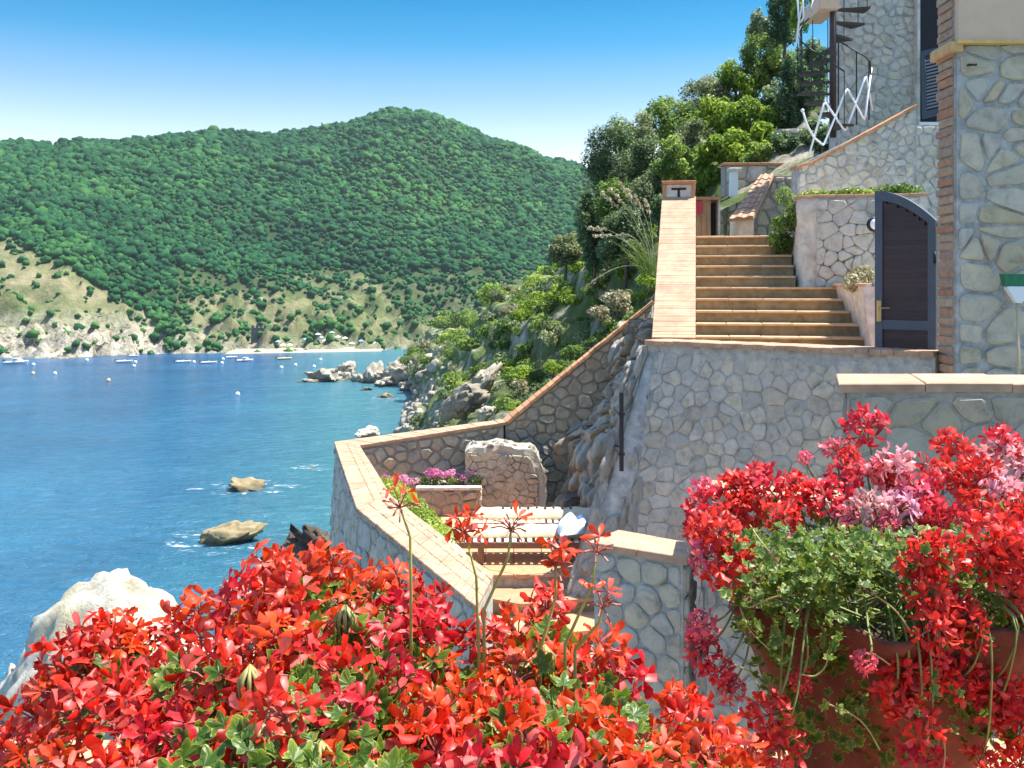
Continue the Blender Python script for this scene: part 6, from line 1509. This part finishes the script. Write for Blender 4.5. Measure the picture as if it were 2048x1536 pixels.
for gi, (lab, xa, xb) in enumerate(GL):
    xr = ((xa + xb) / 2 - 1024) / F * 1.2
    g = empty('geranium', (max(-.78, min(.34, xr)), 1.21, zb_ + .01), lab, 'geranium', 'red geraniums in the planter box')
    heads = []
    tries = 0
    while tries < 4000 and len(heads) < [27, 27, 25, 25, 25][gi]:
        tries += 1
        px = r.uniform(max(xa, -60), xb); py = r.uniform(1030, 1580); ty = lerp(TOP, px)
        if py < ty + 35: continue
        gm = any(((px - a) / (rx + 18)) ** 2 + ((py + 15 - b_) / (ry + 22)) ** 2 < 1 for a, b_, rx, ry in GREEN)
        if gm and r.random() < .98: continue
        if any((px - h[0]) ** 2 + ((py - h[1]) * 1.15) ** 2 < (62 if px < 620 else 68) ** 2 for h in heads): continue
        heads.append((px, py))
    for hi, (px, py) in enumerate(heads):
        d = depth_at(px, py) + r.uniform(-.05, .05); e = P(px, py + 25, d)
        ax = Vector((r.gauss(0, .35), -.45 + r.gauss(0, .3), .8)).normalized(); v = r.randrange(6)
        q = Vector((0, 0, 1)).rotation_difference(ax) @ Quaternion((0, 0, 1), r.uniform(0, 6.28))
        if px < 500: colr = r.choice([RED, RED, CRIM, ORED, ORED])
        elif px < 900: colr = r.choice([RED, ORED, CRIM, RED, ORED])
        else: colr = r.choice([ORED, ORED, RED, ORED, CRIM])
        h = place('flower_head', PEDM[v], g, e - wloc(g), q, r.uniform(.9, 1.15))
        nmax = [11, 11, 12, 12, 12][gi]
        for (fe, fq, fs_) in HV[v][2][:nmax]:
            cc = tuple(min(1, max(0, c * r.uniform(.82, 1.18))) for c in colr[:3]) + (1,)
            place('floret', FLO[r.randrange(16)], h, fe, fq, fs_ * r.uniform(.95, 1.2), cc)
        stem_to(g, Vector((max(-.8, min(.36, e.x * .93)), 1.21 + r.uniform(-.08, .08), zb_)), e, ax, r)
    # leaves
    lm = []; nl = 0
    for k in range(900):
        px = r.uniform(max(xa, -80), xb); py = r.uniform(1150, 1600); ty = lerp(TOP, px)
        if py < ty + 90 or (px < 560 and r.random() < .55): continue
        d = depth_at(px, py) + r.uniform(-.02, .16); p_ = P(px, py, d)
        gm = any(((px - a) / rx) ** 2 + ((py - b_) / ry) ** 2 < 1.1 for a, b_, rx, ry in GREEN)
        if gm and nl < 200: add_leaf(g, p_ + Vector((0, -.12, 0)), r, .0165, (0, -.6, .7)); nl += 1
        else: lm.append(p_ + Vector((0, .02, -.012)))
    leaf_mass(g, lm, r, .021)
    # withered seed heads
    for px, py in {0: [], 1: [(500, 1330), (520, 1440)], 2: [(690, 1210), (640, 1480)], 3: [(1090, 1290)], 4: []}[gi]:
        e = P(px, py, depth_at(px, py) - .04); mb = MB()
        for k in range(9):
            a = k * .7; mb.tube([e, e + Vector((.012 * math.cos(a), .012 * math.sin(a), -.015)), e + Vector((.010 * math.cos(a), .010 * math.sin(a), -.05))], [.0015, .003, .001], 4)
        mb.build('seed_head', M['calyx'], g, True)
    # tall single blooms
    for (px, py, bx_, by_, nf) in {0: [], 1: [], 4: [], 2: [(800, 995, 822, 1125, 2)], 3: [(930, 1045, 958, 1260, 6), (1022, 1040, 968, 1160, 1), (1110, 1110, 1080, 1240, 4), (1205, 1195, 1150, 1240, 2), (1195, 1085, 1130, 1230, 1)]}[gi]:
        d = 1.25; e = P(px, py + 20, d); b0 = P(bx_, by_ + 60, d)
        v = r.randrange(6); ax = Vector((r.gauss(0, .2), -.35, .9)).normalized(); q = Vector((0, 0, 1)).rotation_difference(ax)
        h = place('flower_head', PEDM[v], g, e - wloc(g), q, .78)
        for (fe, fq, fs_) in HV[v][2][:nf]: place('floret', FLO[r.randrange(16)], h, fe, fq, 1.15, tuple(min(1, c * r.uniform(.85, 1.15)) for c in ORED[:3]) + (1,))
        mb = MB(); mb.tube([e, e.lerp(b0, .35) + Vector((.008, 0, 0)), b0, b0 + Vector((0, 0, -.25))], [.0014, .0018, .0022, .0022], 6); mb.build('stem', M['stem2'], g, True)

# ---- big terracotta urn with a crimson and pink geranium
UC = Vector(((1735 - 1024) / F * 2.28, 2.22, ZL + .004))
urn = empty('terracotta_urn', UC, 'large dark red terracotta urn with a scalloped flaring rim', 'pot')
wob = lambda a, z: 1 + (.13 * math.cos(7 * a + .5) + .04 * math.cos(14 * a)) * max(0, (z - .20) / .27) ** 1.3 + .03 * math.cos(7 * a + .5)
mb = MB(); mb.lathe(UC, [(.02, 0), (.15, 0), (.165, .02), (.21, .15), (.255, .30), (.285, .40), (.31, .46), (.325, .485), (.32, .495), (.29, .47), (.255, .40), (.02, .39)], 84, wob); mb.build('body', M['urn'], urn, True)
mb = MB(); mb.lathe(UC + Vector((0, 0, .405)), [(.005, .012), (.20, .006), (.225, 0)], 24); mb.build('soil', M['soil'], urn, True)
g = empty('geranium', UC + Vector((0, 0, .41)), 'crimson and pink geranium spilling over the big terracotta urn', 'geranium')
HD = [(1735, 845, CRIM, 1.2), (1675, 892, PINK, .7), (1470, 965, RED, 1), (1530, 955, CRIM, 1), (1405, 1000, CRIM, .9), (1485, 1015, RED, 1), (1440, 1055, RED, .9), (1392, 1045, CRIM, .7), (1412, 1105, PINK, .8), (1452, 1135, RED, .9), (1468, 1090, RED, .8), (1600, 1000, RED, 1), (1645, 985, CRIM, 1), (1565, 1025, RED, .9),
 (1690, 955, CRIM, 1), (1735, 940, PINK, .9), (1790, 925, PALE, 1), (1830, 975, PINK, 1), (1740, 1005, PALE, .9), (1800, 1010, PALE, 1), (1855, 1020, CRIM, 1), (1880, 935, RED, 1), (1905, 890, RED, 1), (1935, 960, RED, 1), (1960, 915, PALE, 1), (2010, 895, PALE, 1), (2045, 940, PALE, 1), (1990, 970, PALE, 1), (2000, 870, CRIM, .9), (1950, 1010, RED, 1), (2035, 1010, RED, 1), (1900, 1040, CRIM, 1), (1990, 1055, RED, 1), (2045, 1070, RED, 1), (1770, 1040, PINK, .7), (1690, 1030, PINK, .7), (2080, 900, PINK, 1), (2090, 1000, RED, 1), (2075, 1120, RED, 1),
 (1840, 1105, RED, 1), (1885, 1095, RED, .9), (1960, 1115, RED, 1), (2020, 1110, RED, 1), (1850, 1170, RED, .9), (1890, 1195, CRIM, 1), (1865, 1235, RED, 1), (1925, 1245, CRIM, 1), (2040, 1185, RED, .9), (1862, 1290, CRIM, .8), (1805, 1330, RED, 1), (1855, 1340, RED, .9), (1785, 1375, RED, .9), (1832, 1425, RED, 1), (1920, 1345, RED, .9), (1980, 1355, RED, 1), (2025, 1380, RED, 1), (1985, 1405, RED, .9), (2042, 1440, RED, 1), (1540, 1420, RED, 1), (1562, 1475, RED, .9), (1530, 1525, RED, 1), (1850, 1510, CRIM, .9), (1960, 1520, RED, .8),
 (1408, 1240, PINK, .8), (1402, 1290, CRIM, .8), (1440, 1330, CRIM, .7), (1462, 1365, PINK, .6), (1600, 1350, CRIM, .5), (1730, 1310, PINK, .5), (2040, 1520, RED, .9), (1700, 900, RED, .5), (1610, 905, PINK, .35)]
r = random.Random(99)
rx_ = random.Random(123)
for k in range(20):
    x_, y_ = rx_.choice([(rx_.uniform(1400, 1600), rx_.uniform(950, 1080)), (rx_.uniform(1640, 2060), rx_.uniform(880, 1070)), (rx_.uniform(1930, 2060), rx_.uniform(1060, 1330))])
    HD.append((x_, y_, rx_.choice([RED, CRIM, RED, PINK]), rx_.uniform(.6, .95)))
BR = {RED: (.76, .038, .026, 1), CRIM: (.74, .035, .055, 1), PINK: (.82, .14, .19, 1), PALE: (.86, .42, .46, 1), ORED: ORED}
HD = [(a_, b_, BR[c_], d_) for a_, b_, c_, d_ in HD]
def ger_pos(px, py, extra=0.0):
    cx = 1735 if px < 2200 else px
    rx = (px - 1760) / 400.0; rad = max(0.0, 1 - rx * rx)
    if py < 1060: d = 2.30 - .10 * rad + (1060 - py) / 900.0
    else: d = 2.20 - .30 * math.sqrt(rad) - .02 * ((py - 1060) / 300.0)
    return P(px, py, d + extra)
for (px, py, colr, sz) in HD:
    e = ger_pos(px, py + 12, r.uniform(-.04, .04)); v = r.randrange(7)
    ax = Vector(((px - 1750) / 700 + r.gauss(0, .25), -.5 + r.gauss(0, .2), .75 if py < 1150 else .25)).normalized()
    q = Vector((0, 0, 1)).rotation_difference(ax) @ Quaternion((0, 0, 1), r.uniform(0, 6.28))
    h = place('flower_head', HBM[v][0], g, e - wloc(g), q, sz * 1.12)
    cc = tuple(min(1, c * r.uniform(.88, 1.12)) for c in colr[:3]) + (1,)
    place('blossom', HBM[v][1], h, (0, 0, 0), Quaternion(), 1.0, cc)
    root = UC + Vector((r.uniform(-.16, .16), r.uniform(-.16, .1), .41))
    if py > 1190:
        ov_ = Vector((e.x - UC.x, e.y - UC.y, 0)); ov_ = ov_.normalized() * .34; tp_ = UC + ov_ + Vector((0, 0, .52))
        mb = MB(); mb.tube(spline([root, UC + ov_ * .6 + Vector((0, 0, .54)), tp_, tp_.lerp(e, .6) + Vector((0, -.03, 0)), e], 4), .0022, 5); mb.build('stem', M['stem'], g, True)
    else: stem_to(g, root, e, ax, r, .0024)
nl = 0; lm = []
GZ = [(1620, 1110, 150, 70, 90), (1760, 1110, 130, 75, 70), (1560, 1160, 90, 50, 40), (1640, 1170, 80, 40, 30), (1920, 1150, 90, 50, 35), (1990, 1230, 90, 60, 40), (1520, 1220, 60, 60, 20), (1560, 1280, 60, 50, 18), (1660, 1270, 40, 60, 14), (1960, 1290, 80, 40, 20), (1870, 1400, 70, 60, 14), (1700, 1430, 60, 70, 14), (1960, 1450, 90, 60, 20), (2030, 1010, 40, 40, 12), (1850, 1060, 60, 30, 14), (1640, 1330, 60, 60, 16), (1800, 1260, 60, 50, 14), (1560, 1400, 50, 80, 16), (1760, 1480, 70, 60, 16), (1620, 1480, 60, 60, 14)]
for (a, b_, rx, ry, n) in GZ:
    for k in range(int(n * 2.6)):
        px, py = max(1450, a + rx * r.gauss(0, .55)), b_ + ry * r.gauss(0, .55)
        if nl < 300 and k < n * .66: add_leaf(g, ger_pos(px, py, -.01 + r.uniform(-.05, .04)), r, .0150, (0, -.4, .6)); nl += 1
        else: lm.append(ger_pos(px, py, .04 + r.uniform(0, .10)))
for k in range(220):
    lm.append(ger_pos(r.uniform(1440, 2080), r.uniform(1000, 1200), r.uniform(.06, .2)))
leaf_mass(g, lm, r, .0165)
# dry pale tendrils and spent stalks
for pts in ([(1655, 1300), (1652, 1330), (1630, 1352), (1600, 1348)], [(1500, 1215), (1545, 1195), (1590, 1190)], [(1480, 1215), (1500, 1260), (1540, 1300)], [(1750, 1190), (1790, 1220), (1820, 1260)], [(1560, 1130), (1520, 1080), (1500, 1050)], [(1780, 1330), (1750, 1310), (1720, 1305)], [(1880, 1450), (1890, 1500), (1885, 1550)], [(1470, 1330), (1500, 1345), (1520, 1380)], [(1650, 1405), (1720, 1440), (1760, 1500)]):
    mb = MB(); mb.tube(spline([ger_pos(x, y, -.04) for x, y in pts], 5), .0016, 5); mb.build('dry_tendril', M['tendril'], g, True)

# ------------------------------------------------------------------ air between here and the far hill
m = bpy.data.materials.new('haze_air'); m.use_nodes = True; t = m.node_tree; t.nodes.clear()
ou = t.nodes.new('ShaderNodeOutputMaterial'); pv = t.nodes.new('ShaderNodeVolumePrincipled'); pv.inputs['Density'].default_value = 0.00009
pv.inputs['Color'].default_value = (0.80, 0.90, 1.0, 1); pv.inputs['Anisotropy'].default_value = 0.2
t.links.new(pv.outputs[0], ou.inputs['Volume'])
mb = MB(); mb.box(-1500, 1500, -60, 1250, SEA - 30, 200); hz = mb.build('haze', m, None, kind='stuff', label='thin pale sea air over the bay', cat='haze')
